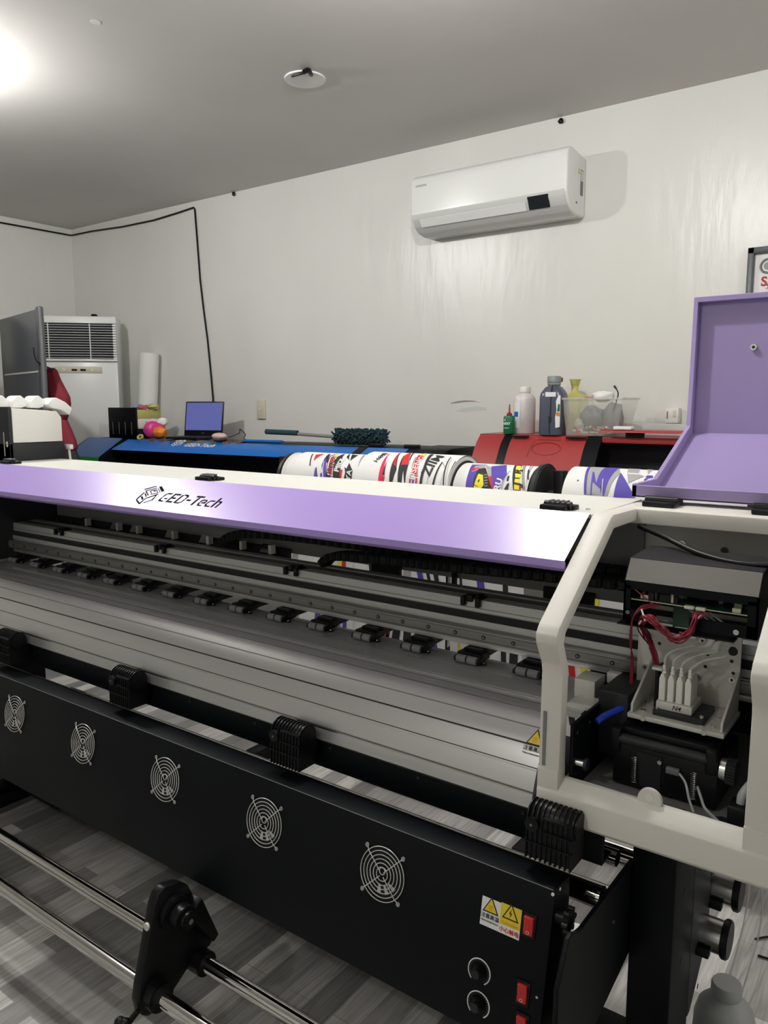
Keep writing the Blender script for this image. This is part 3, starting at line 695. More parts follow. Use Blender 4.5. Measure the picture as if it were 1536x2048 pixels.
mb.box(cx0, cx1, cy0, cy0+.004, 1.203, 1.218, 'blackm'); mb.box(cx0, cx0+.013, cy0, cy0+.004, 1.142, 1.21, 'blackm'); mb.box(cx1-.018, cx1, cy0, cy0+.004, 1.142, 1.21, 'blackm')
mb.box(cx0, -.425, cy0, cy0+.004, 1.142, 1.163, 'blackm'); mb.box(-.365, cx1, cy0, cy0+.004, 1.142, 1.165, 'blackm')
mb.box(cx0, cx1, cy1-.004, cy1, 1.142, 1.258, 'void')
mb.cyl((-.478,cy0-.001,1.157),(-.478,cy0,1.157),.004,'midgrey',12); mb.cyl((-.283,cy0-.005,1.152),(-.283,cy0,1.152),.005,'steel',14)
mb.box(-.494, -.284, cy0-.012, cy0+.02, 1.134, 1.1365, 'black')
part(mb, 'carriage_cover', 'black carriage cover', parent=car)
mb = MB(); mb.box(-.478, -.262, 1.455, 1.58, 1.182, 1.1838, 'pcb'); mb.box(-.478, -.262, 1.4535, 1.4555, 1.1822, 1.1838, 'pcbedge')
rnd = random.Random(3)
for k in range(26):
    x = rnd.uniform(-.47,-.27); y = rnd.uniform(1.46,1.55); h = rnd.uniform(.004,.018); w_ = rnd.uniform(.003,.010)
    mb.box(x-w_, x+w_, y-w_*.6, y+w_*.6, 1.1838, 1.1838+h, rnd.choice(['void','dark','steelg','ivory','black','pcbedge']), .0005, seg=1)
for x in (-.366,-.346): mb.box(x-.0085, x+.0085, 1.449, 1.458, 1.180, 1.186, 'ivory', .0008, seg=1)
mb.cyl((-.455,1.47,1.184),(-.455,1.47,1.198),.004,'nozzle',10); mb.cyl((-.435,1.475,1.184),(-.435,1.475,1.200),.005,'steelg',10)
part(mb, 'circuit_board', parent=car)
mb = MB(); mb.box(-.415, -.362, 1.53, 1.534, 1.112, 1.165, 'pcb'); mb.box(-.410,-.366,1.524,1.531,1.112,1.122,'paper',.001); mb.box(-.408,-.368,1.522,1.53,1.103,1.110,'steel',.002); part(mb, 'head_board', parent=car)
# lower frame: base plate and two gussets
mb = MB(); mb.box(-.462, -.288, 1.424, 1.556, .959, .968, 'plate', .001)
for x, y in ((-.432,1.4235),(-.322,1.4235)): mb.cyl((x,y,.9635),(x,y-.002,.9635),.0052,'steel',12)
for x, y in ((-.44,1.45),(-.447,1.50),(-.315,1.50),(-.312,1.45),(-.33,1.44)): mb.cyl((x,y,.968),(x,y,.971),.005,'steel',12)
part(mb, 'base_plate', parent=car)
for x in (-.458,-.296):
    part(MB().prism([(1.552,1.045),(1.546,1.045),(1.430,.985),(1.430,.968),(1.552,.968)], x, x+.0045, 'X', 'plate', .0008, seg=1), 'gusset', parent=car)
mb = MB(); mb.box(-.420, -.327, 1.440, 1.525, .968, .980, 'dark', .002); mb.box(-.416, -.350, 1.446, 1.515, .980, .996, 'plate', .002)
put_text(mb, 'N4', .0125, 'ink', (-.378,1.4455,.988), (1,0,0), (0,0,1), shear=.25, bold=.0002)
for x in (-.413,-.333): mb.cyl((x,1.447,.98),(x,1.447,.984),.004,'steel',10)
mb.box(-.424,-.418,1.46,1.50,.975,1.055,'black',.001); mb.box(-.429,-.410,1.455,1.47,1.051,1.057,'plate',.001)
part(mb, 'print_head', parent=car)
dm = MB(); dm.prism([(0,0),(.0115,0),(.0115,.042),(.008,.052),(.0035,.052),(0,.042)], 1.452, 1.498, 'Y', 'damper', .001, seg=2)
for p in dm.bm.verts: p.co.x += -.4135; p.co.z += .996
dm.lathe([(.0042,0),(.0042,.004),(.0028,.005),(.0040,.008),(.0026,.010),(.0036,.013),(.002,.0155)], (-.4078,1.463,1.047), 'damper', 14)
d0 = part(dm, 'ink_damper', parent=car)
for k in (1,2,3): copypart(d0, (.0158*k,0,0))
# clear tubes
for k, (x, zz) in enumerate(((-.4078,1.092),(-.392,1.088),(-.3762,1.084),(-.3604,1.078))):
    ex = -.338+.012*k
    part(MB().tube([(x,1.463,1.062),(x+.002,1.466,zz-.012),(x+.022,1.475,zz+.004),(x+.055,1.49,zz+.014),(ex-.004,1.50,zz+.024),(ex+.006,1.50,1.128),(ex-.008,1.49,1.150),(ex-.035,1.48,1.172)], .0022, 'tube', 8), 'ink_tube', parent=car)
part(MB().tube([(-.331,1.494,1.135),(-.322,1.494,1.118)], .0055, 'nozzle', 10, cat=False).tube([(-.334,1.492,1.140),(-.329,1.4925,1.132)], .0055, 'yellow', 10, cat=False), 'tube_clip', parent=car)
# red wires
mb = MB(); rnd = random.Random(11)
base = [(-.352,1.445,1.178),(-.353,1.432,1.160),(-.362,1.425,1.138),(-.380,1.42,1.128),(-.402,1.42,1.142),(-.422,1.42,1.157),(-.440,1.43,1.156),(-.452,1.45,1.136),(-.452,1.49,1.105),(-.440,1.50,1.075),(-.424,1.475,1.048)]
for k in range(13):
    j = [Vector((rnd.uniform(-.006,.006), rnd.uniform(-.006,.006), rnd.uniform(-.007,.007))) for _ in base]
    o = Vector((rnd.uniform(-.007,.007),0,0))
    mb.tube([Vector(p)+(jj if 0 < i < len(base)-1 else o) for i, (p, jj) in enumerate(zip(base, j))], .0015, 'red', 6)
for k in range(4):
    mb.tube([(-.340+.003*k,1.446,1.178),(-.348,1.43,1.165),(-.360+.002*k,1.425,1.142),(-.374,1.425,1.132+.003*k)], .0014, 'red', 6)
for k in range(5):
    mb.tube([(-.425+.002*k,1.46,1.178),(-.448,1.442,1.176-.002*k),(-.463,1.436,1.15),(-.468-.001*k,1.45,1.10),(-.474+.001*k,1.47,1.06),(-.477+.001*k,1.48,1.005)], .0013, 'red', 6)
mb.tube([(-.47,1.452,1.205),(-.43,1.447,1.180)], .0012, 'red', 6, cat=False)
part(mb, 'wire_bundle', 'red wire bundle', parent=car)
mb = MB()
for a, b in (((-.448,1.437,1.170),(-.436,1.424,1.152)),((-.452,1.44,1.140),(-.446,1.435,1.150))): mb.tube([a, b], .0018, 'fabric', 6, cat=False)
part(mb, 'cable_tie', parent=car)
# ================================================================ capping station
mb = MB()
mb.box(-.476, -.288, 1.395, 1.56, .836, .918, 'black', .003); mb.box(-.470, -.30, 1.41, 1.55, .918, .945, 'black', .004)
mb.cyl((-.472,1.40,.925),(-.292,1.40,.925),.010,'dark',16); mb.box(-.483,-.462,1.39,1.42,.90,.945,'black',.004); mb.box(-.31,-.29,1.39,1.42,.90,.945,'black',.004)
mb.box(-.53,-.47,1.45,1.60,.86,.99,'dark',.004)
mb.box(-.43,-.385,1.392,1.396,.845,.91,'void')
cap = part(mb, 'capping_station', 'black capping station')
for x in (-.432, -.326):
    b = MB(); P = [(x+.0052*math.cos(t_*.785), 1.386+.0052*math.sin(t_*.785), .850+.00045*t_) for t_ in range(110)]; b.tube(P, .0008, 'steel', 5, cat=False); part(b, 'spring', parent=cap)
b = MB(); b.cyl((-.288,1.42,.905),(-.278,1.42,.905),.022,'steel',28); b.cyl((-.278,1.42,.905),(-.262,1.42,.905),.020,'black',28)
for k in range(24):
    a = 2*PI*k/24; b.box(-.278,-.262,1.42+.021*math.cos(a)-.0016,1.42+.021*math.cos(a)+.0016,.905+.021*math.sin(a)-.0016,.905+.021*math.sin(a)+.0016,'dark')
part(b, 'pump_gear', parent=cap)
b = MB(); b.box(-.375,-.352,1.385,1.395,.886,.897,'midgrey',.001); b.tube([(-.352,1.388,.891),(-.338,1.38,.880),(-.328,1.37,.857),(-.318,1.365,.838)], .0022, 'tube', 8); b.tube([(-.32,1.39,.875),(-.31,1.38,.86),(-.300,1.37,.848),(-.278,1.37,.832)], .0026, 'tube', 8); b.cyl((-.388,1.393,.900),(-.388,1.390,.900),.004,'steel',10)
part(b, 'waste_tube', parent=cap)
b = MB(); b.box(-.262,-.222,1.355,1.40,.832,.872,'black',.004); b.tube([(-.245,1.375,.872),(-.243,1.38,.89),(-.225,1.40,.915),(-.195,1.43,.93)], .007, 'tube', 10); b.tube([(-.228,1.35,.872),(-.224,1.345,.845)], .002, 'fabric', 6, cat=False); b.blob((-.223,1.344,.842), .005, 'fabric', 2)
b.cyl((-.215,1.42,.832),(-.215,1.42,.885),.020,'plate',20); b.cyl((-.215,1.42,.885),(-.215,1.42,.905),.016,'nozzle',18)
part(b, 'ink_pump', parent=cap)
part(MB().tube([(-.512,1.40,.945),(-.50,1.42,.955),(-.472,1.47,.965)], .007, 'bluew', 8), 'blue_wiper', parent=cap)
# far housing beyond the frame, carrying the ink tanks
mb = MB(); mb.prism([(1.84,1.325),(1.522,1.325),(1.258,1.15),(1.258,1.128),(1.289,1.065),(1.28,.79),(1.84,.79)], -3.45, -3.0, 'X', 'housing', .004); part(mb, 'far_housing')
# hanging clear hoses
for (xa, dx) in ((-.285,0),(-.272,.02)):
    part(MB().tube([(xa,1.78,.60),(xa-.01+dx,1.80,.40),(xa-.045+dx,1.84,.18),(xa-.06+dx,1.86,.04)], .0022, 'tube', 6), 'drain_hose')
# ================================================================ ink tanks on the far end of the printer
TK = empty('ink_tank_rack', (-3.2,1.73,1.33), 'black rack of white ink tanks on the far end of the white printer', 'ink tanks')
mb = MB(); mb.box(-3.42,-3.005,1.615,1.85,1.326,1.40,'dark',.002); mb.box(-3.42,-3.005,1.615,1.629,1.326,1.545,'dark',.002)
for k in range(4): 
    x = -3.045-k*.095; mb.box(x-.002,x+.002,1.6135,1.616,1.35,1.445,'plate'); 
    mb.tube([(x+.022+.005*math.cos(a),1.6135,1.398+.010*math.sin(a)) for a in [2*PI*q/14 for q in range(14)]], .0014, 'paper', 5, closed=True, cat=False)
mb.build('rack', TK)
for k in range(4):
    x1 = -3.008-k*.1; mb = MB(); mb.prism([(1.632,1.402),(1.845,1.402),(1.845,1.502),(1.825,1.527),(1.632,1.54)], x1-.092, x1, 'X', 'tank', .004)
    mb.build('ink_tank', TK)
for k in range(4):
    c = (-3.05-.035*(3-k), 1.655+.058*k, 1.563-(.008 if k==3 else 0)); mb = MB()
    r = random.Random(k+5); n = 9; top = []
    pts = [(-.036,-.022),(-.028,.006),(-.014,.024),(.002,.028),(.016,.016),(.034,.006),(.038,-.012),(.0,-.024)]
    if k == 3: pts = [(-.04,.0),(-.02,.022),(.0,.028),(.04,.008),(.066,-.016),(.052,-.046),(.02,-.024),(-.02,-.016)]
    mb.prism([(c[1]+p[0]*1.05, c[2]+p[1]) for p in pts], c[0]-.035, c[0]+.04, 'X', 'paper', .005, seg=2)
    o = mb.build('folded_tissue', None, ['crumpled white tissue nearest the front of the white ink tank','white tissue second from the front on the white ink tank','white tissue third from the front on the white ink tank','large drooping white tissue at the back edge of the white ink tank'][k], 'tissue', 'tissues on the ink tank', loc=c)
mb = MB(); mb.box(-3.025,-2.985,1.86,1.878,1.368,1.388,'white',.003); mb.cyl((-3.003,1.868,1.37),(-2.995,1.868,1.30),.005,'tank',10); mb.build('ink_stirrer', None, 'small white T-handled stick standing behind the white printer roof', 'stick', loc=(-2.995,1.868,1.3))
# ================================================================ wall air conditioner
AX0, AX1, AY = -2.565, -1.632, 3.765
AC = empty('air_conditioner', (-2.1,4.0,2.55), 'white split air conditioner high on the back wall with dark display', 'air conditioner')
pf = [(4.0,2.51),(4.0,2.80),(3.83,2.822),(3.80,2.818),(3.772,2.80),(3.765,2.77),(3.765,2.605),(3.772,2.585),(3.80,2.545),(3.84,2.52),(3.9,2.508)]
MB().prism(pf, AX0, AX1, 'X', 'acw', .012, seg=3).build('body', AC)
mb = MB(); mb.prism([(3.7635,2.612),(3.764,2.606),(3.771,2.583),(3.799,2.543),(3.84,2.518),(3.90,2.506),(3.905,2.512),(3.84,2.53),(3.80,2.56),(3.78,2.59)], AX0+.012, AX1-.012, 'X', 'acg', .002, seg=1); mb.build('lower_panel', AC, 'grey lower panel')
mb = MB()
q = [(3.7705,2.5785),(3.7975,2.5405),(3.8,2.5445),(3.775,2.581)]
mb.prism([(p[0]-.002,p[1]-.002) for p in q], AX0+.06, AX1-.23, 'X', 'acw', .001, seg=1); mb.build('louver', AC)
mb = MB(); mb.prism([(3.7620,2.598),(3.7955,2.5385),(3.80,2.545),(3.77,2.60)], AX1-.215, AX1-.10, 'X', 'glossblack', .002, seg=1); mb.build('display', AC, 'dark display')
mb = MB(); put_text(mb, 'SAMSUNG', .016, 'midgrey', (AX0+.075,3.7635,2.755), (1,0,0), (0,0,1)); mb.build('lettering', AC)
mb = MB(); mb.box(AX1-.0005, AX1+.0008, 3.93, 3.965, 2.61, 2.735, 'clutter'); mb.box(AX1-.0005, AX1+.001, 3.932, 3.963, 2.68, 2.73, 'acg'); mb.quad([(AX1+.001,3.90,2.71),(AX1+.001,3.925,2.71),(AX1+.001,3.912,2.74)], 'yellow'); mb.cyl((AX1,3.885,2.565),(AX1+.002,3.885,2.565),.005,'bore',10); mb.build('side_label', AC)
# ================================================================ tower air conditioner
ac = math.radians(46); TW = empty('tower_air_conditioner', (-5.545,3.55,0), 'white floor-standing tower air conditioner with a black louvred grille in the far corner', 'air conditioner')
def tw(mb, name, label=None):
    mb.xf(Matrix.Translation((-5.545,3.55,0)) @ Matrix.Rotation(ac, 4, 'Z')); return mb.build(name, TW, label)
W2 = .31
mb = MB(); mb.box(-W2, W2, 0, .24, 0, 2.235, 'acw', .012); tw(mb, 'body')
mb = MB(); mb.box(-W2+.005, W2-.025, -.005, .01, 1.905, 2.18, 'void'); tw(mb, 'outlet')
mb = MB()
for k in range(14):
    z = 1.915+k*.0193; mb.box(-W2+.005, W2-.012, -.012, -.004, z-.0019, z+.0019, 'acw', .001, seg=1)
for x in (-.19,.115): mb.box(x-.003, x+.003, -.026, -.004, 1.905, 2.175, 'acw')
for z in (1.898,2.185): mb.box(-W2, W2, -.026, .0, z-.008, z+.008, 'acw', .003)
for k in range(14): mb.box(W2-.028, W2, -.026, .0, 1.906+k*.0193, 1.921+k*.0193, 'acw', .003, seg=1)
tw(mb, 'grille')
mb = MB(); mb.box(-.16,.19,-.008,.0,1.80,1.85,'cream',.004,seg=2)
for x in (-.09,.12): mb.cyl((x,-.008,1.824),(x,-.016,1.824),.014,'ivory',18)
for x in (-.015,.05): mb.box(x-.02,x+.02,-.012,-.006,1.816,1.832,'black',.002)
tw(mb, 'control_panel', 'cream control panel')
mb = MB(); mb.blob((-5.50,3.70,2.245),.02,'black',2,.3,sc=(1.4,1,.7)); mb.build('dust_clump', None, 'tiny dark object lying on top of the tower air conditioner', 'debris', loc=(-5.50,3.70,2.236))
# ================================================================ wardrobe, its open door, the garment
WD = empty('wardrobe', (-5.4,2.2,0), 'dark grey wardrobe with its door standing open at the left', 'wardrobe')
mb = MB(); mb.box(-5.66,-5.09,1.7,1.72,0,2.14,'wardrobe'); mb.box(-5.66,-5.09,2.64,2.66,0,2.14,'wardrobe'); mb.box(-5.66,-5.64,1.7,2.66,0,2.14,'void'); mb.box(-5.66,-5.08,1.69,2.67,2.12,2.14,'black'); mb.box(-5.65,-5.1,1.72,2.64,1.1,1.115,'void'); mb.box(-5.65,-5.1,1.72,2.64,.02,.06,'wardrobe'); mb.build('carcass', WD)
dh = Vector((-5.055,2.70,0)); de = Vector((-4.29,2.525,0)); dd = (de-dh).normalized(); dnm = Vector((dd.y,-dd.x,0))
mb = MB(); 
R_ = Matrix(((dd.x,-dd.y,0,dh.x),(dd.y,dd.x,0,dh.y),(0,0,1,0),(0,0,0,1)))
mb.box(0,.76,0,.022,.04,2.10,'wardrobe',.002); mb.box(.725,.785,-.004,.030,.04,2.115,'wardrobe',.012,seg=3); mb.box(.05,.72,-.0015,.001,1.742,1.752,'plate'); mb.xf(R_)
door = mb.build('wardrobe_door', WD)
# hanging red jacket with a black lower part, behind the door edge
GJ = empty('hanging_jacket', (-4.42,2.62,1.75), 'red garment with black lower part hanging behind the grey wardrobe door', 'jacket')
def drape(prof, m, y, name):   # prof: (z, xl, xr, depth)
    mb = MB(); im = mb.mi(m); rings = []
    for z, xl, xr, d in prof:
        ring = []; n = 28
        for k in range(n):
            a = 2*PI*k/n; fold = 1+.10*math.sin(5*a+z*9)
            ring.append(mb.bm.verts.new(((xl+xr)/2+(xr-xl)/2*math.cos(a), y+d*math.sin(a)*fold, z)))
        rings.append(ring)
    for A, B in zip(rings, rings[1:]):
        for k in range(28):
            f = mb.bm.faces.new((A[k],A[(k+1)%28],B[(k+1)%28],B[k])); f.smooth = True; f.material_index = im
    for R in (rings[0], rings[-1]): mb.bm.faces.new(R).material_index = im
    mb.build(name, GJ)
drape([(1.775,-4.47,-4.41,.015),(1.76,-4.48,-4.395,.03),(1.70,-4.5,-4.36,.04),(1.65,-4.5,-4.322,.05),(1.60,-4.5,-4.275,.055),(1.56,-4.5,-4.268,.055),(1.51,-4.5,-4.285,.05),(1.465,-4.5,-4.318,.05),(1.40,-4.5,-4.272,.05),(1.345,-4.5,-4.236,.05),(1.30,-4.5,-4.222,.05),(1.285,-4.5,-4.23,.045)], 'redcloth', 2.67, 'jacket')
drape([(1.295,-4.5,-4.24,.04),(1.25,-4.5,-4.215,.05),(1.20,-4.5,-4.20,.05),(1.15,-4.5,-4.17,.055),(1.0,-4.5,-4.12,.055),(.55,-4.5,-4.10,.055)], 'blackcloth', 2.67, 'trousers')
mb = MB(); mb.tube([(-4.33,2.505,1.88),(-4.31,2.50,1.82),(-4.30,2.52,1.79),(-4.40,2.66,1.765)], .004, 'black', 6); mb.build('hook_strap', GJ)
# ================================================================ paper roll standing by the corner
mb = MB(); mb.cyl((-5.27,3.855,.0),(-5.115,3.91,1.955),.074,'paper',32); mb.build('paper_roll', None, 'tall roll of white paper leaning in the corner beside the tower unit', 'paper roll', loc=(-5.27,3.855,0))
# ================================================================ blue printer against the wall (turned a few degrees)
BA = math.radians(4.2)
BC = Vector((-3.715,3.575,0))
BR = Matrix.Translation(BC) @ Matrix.Rotation(BA, 4, 'Z')
BP = empty('blue_printer', BC, 'long blue and black roll printer standing along the back wall', 'printer')
def bp(mb, name, label=None): mb.xf(BR); return mb.build(name, BP, label)
bx0, bx1 = -1.52, 1.50
hz = 1.31
fp = [(.30,1.31),(-.06,1.31),(-.26,1.19),(-.26,1.0),(.30,1.0)]
mb = MB(); mb.box(bx0+.02, bx1, -.06, .30, hz-.03, hz, 'blackm', .003); bp(mb, 'top_deck')
mb = MB(); mb.prism([(-.065,hz),(-.068,hz-.008),(-.215,1.243),(-.21,1.250)], -1.06, 1.26, 'X', 'blue'); bp(mb, 'front_cover', 'blue front cover')
for xx in (.93,): 
    mb = MB(); mb.prism([(-.0645,hz+.003),(-.068,hz-.006),(-.222,1.241),(-.212,1.255)], xx, xx+.055, 'X', 'black'); bp(mb, 'cover_strip')
mb = MB(); mb.prism([(.30,1.31),(-.06,1.31),(-.27,1.19),(-.29,1.14),(-.29,.80),(.30,.80)], bx0, -1.10, 'X', 'blackm', .004); bp(mb, 'end_housing')
mb = MB(); mb.prism([(-.062,1.3165),(-.068,1.311),(-.278,1.190),(-.272,1.196)], bx0+.03, -1.12, 'X', 'blue'); bp(mb, 'end_cover', 'blue end cover')
mb = MB(); mb.prism([(-.276,1.188),(-.292,1.150),(-.300,1.150),(-.283,1.190)], bx0+.03, -1.12, 'X', 'green'); bp(mb, 'green_strip', 'green strip')
mb = MB(); mb.prism([(.30,1.315),(.0,1.315),(-.06,1.31),(-.22,1.24),(-.26,1.17),(-.26,.80),(.30,.80)], 1.255, bx1, 'X', 'blackm', .004); bp(mb, 'end_housing')
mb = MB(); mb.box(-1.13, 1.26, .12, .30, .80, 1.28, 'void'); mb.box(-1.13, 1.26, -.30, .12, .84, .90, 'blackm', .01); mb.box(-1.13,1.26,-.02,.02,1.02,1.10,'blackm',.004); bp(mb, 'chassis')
for x in (-1.35,1.38):
    mb = MB(); mb.box(x-.05,x+.05,-.05,.10,.08,.82,'blackm',.005); mb.box(x-.05,x+.05,-.36,.34,.0,.08,'blackm',.008); bp(mb, 'leg')
for x in (1.02,1.26): 
    mb = MB(); mb.box(x-.045,x+.045,-.05,-.01,hz,hz+.022,'black',.004); bp(mb, 'cover_hinge')
mb = MB()
o = Vector((-.30,-.125,1.2865)); yb = Vector((0,.147,.065)).normalized(); nn = Vector((1,0,0)).cross(yb)
put_text(mb, 'GED-Tech', .062, 'paper', o+nn*.003, (1,0,0), yb, shear=.35, bold=.0012)
for q in emb: mb.quad([o+nn*.003+Vector((p[0]*.045-.15,0,0))+yb*p[1]*.045 for p in q], 'paper')
bp(mb, 'lettering', 'white logo lettering')
BP_ROT = False
# things on the blue printer: placed in the printer's own frame
def B(x, y, z=hz): v = BR @ Vector((x,y,z)); return v
IT = empty('ink_tank_box', B(-1.22,.10), 'black ink tank box with four slots on the left end of the blue printer', 'ink tanks')
def it(mb, name, label=None): mb.xf(BR); return mb.build(name, IT, label)
mb = MB(); mb.box(-1.37,-1.07,.02,.035,hz,hz+.225,'black',.002); mb.box(-1.37,-1.07,.02,.27,hz,hz+.07,'black',.002)
for k in range(4): mb.box(-1.325+k*.068,-1.321+k*.068,.0185,.021,hz+.03,hz+.12,'steelg')
it(mb, 'rack')
for k in range(4): 
    mb = MB(); mb.box(-1.135+.0-k*.075,-1.075-k*.075,.036,.262,hz+.071,hz+.145,'tank',.004); mb.box(-1.135-k*.075,-1.075-k*.075,.036,.262,hz+.146,hz+.21,['bottley2','nozzle','bluew','void'][k],.004); it(mb, 'ink_tank')
for k, (m_, x, y, r, lb) in enumerate((('paleblue',-1.17,.14,.035,'small crumpled blue cloth on the black ink tank box'),('rose',-1.11,.12,.03,'small crumpled pink cloth on the black ink tank box'),('bottley2',-1.09,.20,.04,'crumpled yellow cloth on the black ink tank box'))):
    c = B(x,y,hz+.228); mb = MB().blob(c, r, m_, 3, .25, k, (1.4,1,.55)); mb.build('cleaning_cloth', None, lb, 'cloth', 'cloths on the ink tank box', loc=c-Vector((0,0,.018)))
# pink bag
BG = empty('plastic_bag', B(-.83,.02), 'pink and orange crumpled plastic bag beside the laptop', 'bag')
for c, r, m_, s, nm in (((-.86,.0,.068),.075,'pinkbag',1,'bag_body'),((-.785,-.02,.055),.048,'orange',2,'printed_patch'),((-.80,.02,.125),.036,'paper',3,'bag_neck'),((-.915,.03,.115),.040,'pinkwhite',4,'bag_fold')):
    mb = MB().blob(B(c[0],c[1],hz+c[2]), r, m_, 4, .08, s, (1.25,.9,.85)); mb.build(nm, BG)
mb = MB(); c = B(-.985,-.02,hz+.016); mb.tube([c+Vector((.026*math.cos(a),.006*math.sin(a),.013*math.sin(a))) for a in [2*PI*k/20 for k in range(20)]], .009, 'bottley2', 10, closed=True, cat=False); mb.build('tape_roll', None, 'small roll of yellow tape at the left of the pink bag', 'tape', loc=c)
# cloth, laptop, mouse
mb = MB(); im = mb.mi('cloth'); nx, ny = 46, 12; g = []
for i in range(nx+1):
    row = []
    for j in range(ny+1):
        x = -.93+.95*i/nx; y = -.115+.19*j/ny; z = hz+.007+.004*math.sin(i*1.1+j*.6)+.003*math.sin(i*.43-j*1.3)
        if y < -.058: z -= (-.058-y)*.62
        row.append(mb.bm.verts.new((x,y-.012*math.sin(i*.5) if j==0 else y,z)))
    g.append(row)
for i in range(nx):
    for j in range(ny):
        f = mb.bm.faces.new((g[i][j],g[i+1][j],g[i+1][j+1],g[i][j+1])); f.smooth = True; f.material_index = im
mb.xf(BR); o = mb.build('patterned_cloth', None, 'dark patterned cloth spread under the laptop on the blue printer', 'cloth', loc=B(-.4,0,hz))
LP = empty('laptop', B(-.50,.05,hz+.012), 'open black laptop with a blue screen on the blue printer', 'laptop')
def lp(mb, name, label=None): mb.xf(BR @ Matrix.Translation((-.52,.03,hz+.014)) @ Matrix.Rotation(math.radians(12),4,'Z')); return mb.build(name, LP, label)
mb = MB(); mb.box(-.155,.155,-.09,.13,0,.014,'black',.003); lp(mb, 'keyboard_base')
mb = MB(); mb.box(-.14,.14,-.01,.115,.0142,.0152,'dark'); lp(mb, 'keyboard')
tilt = math.radians(9); S = Matrix.Translation((0,.13,.012)) @ Matrix.Rotation(-tilt,4,'X')
mb = MB(); mb.box(-.155,.155,0,.01,0,.245,'black',.003); mb.xf(S); lp(mb, 'screen_lid')
mb = MB(); mb.box(-.145,.145,-.0012,.001,.042,.236,'screen'); mb.xf(S); lp(mb, 'screen', 'blue lit screen')
mb = MB(); put_text(mb, 'acer', .013, 'midgrey', (0,-.0012,.022), (1,0,0), (0,0,1)); mb.xf(S); lp(mb, 'lettering')
MS = empty('computer_mouse', B(-.20,-.02,hz+.012), 'pale pink computer mouse on the cloth beside the laptop', 'mouse')
mb = MB(); c = B(-.20,-.04,hz+.040)
for q in range(1): mb.blob(c, .05, 'mouse', 3, 0, 0, (1.25,.75,.45))
mb.build('shell', MS); c2_ = B(-.195,-.042,hz+.020); MB().blob(c2_, .05, 'cloth', 3, 0, 0, (1.2,.75,.32)).build('base', MS)
pts = [B(-.14,-.02,hz+.03),B(-.08,.02,hz+.06),B(-.10,.05,hz+.085),B(-.07,.07,hz+.05),B(-.05,.04,hz+.02),B(.06,.10,hz+.01),B(.22,.12,hz+.008)]
MB().tube(pts,.0028,'black',6).build('cable', MS)
# duster, pens
DU = empty('duster', B(.80,.06,hz), 'fluffy dark teal duster with a grey handle on the blue printer', 'duster')
mb = MB(); rnd = random.Random(5); a0 = B(.70,.02,hz+.052); a1 = B(1.03,.06,hz+.052); ax = (a1-a0).normalized(); s1 = ax.cross(Vector((0,0,1))).normalized()
mb.cyl(a0,a1,.028,'teal',18)
for k in range(620):
    t_ = rnd.random(); an = rnd.uniform(0,2*PI); d = (s1*math.cos(an)+Vector((0,0,1))*math.sin(an)+ax*rnd.uniform(-.35,.35)).normalized(); c = a0.lerp(a1,t_)
    Lk = rnd.uniform(.046,.056) if d.z > -.3 else .046
    mb.cyl(c+d*.024, c+d*Lk, .0062, 'teal', 6, r2=.0048, cap=True)
mb.build('bristle_head', DU)
mb = MB(); mb.cyl(B(.18,-.005,hz+.075), a0, .010, 'steelg', 14); mb.build('pole', DU); mb = MB(); mb.cyl(B(.17,-.006,hz+.075), B(.42,.006,hz+.07), .0165, 'teal', 16, bev=.003); mb.build('handle', DU)
mb = MB(); mb.cyl(B(-.02,-.0,hz+.012), B(.28,.02,hz+.012), .010, 'blue', 12); mb.build('blue_pen', None, 'thick blue marker lying left of the duster handle', 'marker', loc=B(-.02,0,hz))
mb = MB(); mb.box(-.32,.32,-.012,.012,0,.006,'steelg'); mb.xf(Matrix.Translation(B(-.02,.13,hz)) @ Matrix.Rotation(BA,4,'Z')); mb.build('metal_ruler', None, 'grey metal ruler lying behind the blue marker', 'ruler', loc=B(-.02,.13,hz))
# ================================================================ wall plate, cable, hooks, certificate, socket
WS = empty('wall_switch', (-3.99,4.0,1.52), 'cream switch plate on the back wall', 'switch')
MB().box(-4.03,-3.95,3.985,4.0,1.455,1.59,'cream',.004).build('plate', WS); MB().cyl((-3.99,3.986,1.525),(-3.99,3.978,1.525),.010,'ivory',16).build('button', WS)
cb = [(-6.205,.6,2.985),(-6.207,2.2,2.975),(-6.207,3.4,2.98),(-6.205,3.97,2.985),(-6.19,3.988,2.985),(-5.9,3.99,2.982),(-5.5,3.99,2.965),(-5.1,3.99,2.962),(-4.8,3.99,2.978),(-4.64,3.991,2.99),(-4.628,3.991,2.975),(-4.612,3.991,2.75),(-4.594,3.991,2.47),(-4.565,3.991,2.25),(-4.532,3.991,2.03),(-4.505,3.99,1.78),(-4.485,3.985,1.60),(-4.46,3.95,1.42),(-4.44,3.90,1.36)]
mb = MB(); mb.tube(cb, .0065, 'black', 8, cat=False); mb.build('power_cable', None, 'thin black cable running along the ceiling and down the wall to the laptop', 'cable', loc=(-4.628,3.992,2.96))
for x, z, lb in ((-4.215,3.02,'small dark anchor at the wall top left of the split unit'),(-1.775,3.012,'dark anchor at the wall top above the split unit')):
    MB().blob((x,3.99,z),.014,'black',2,.2,1,(1,.7,1)).build('wall_anchor', None, lb, 'anchor', loc=(x,4.0,z))
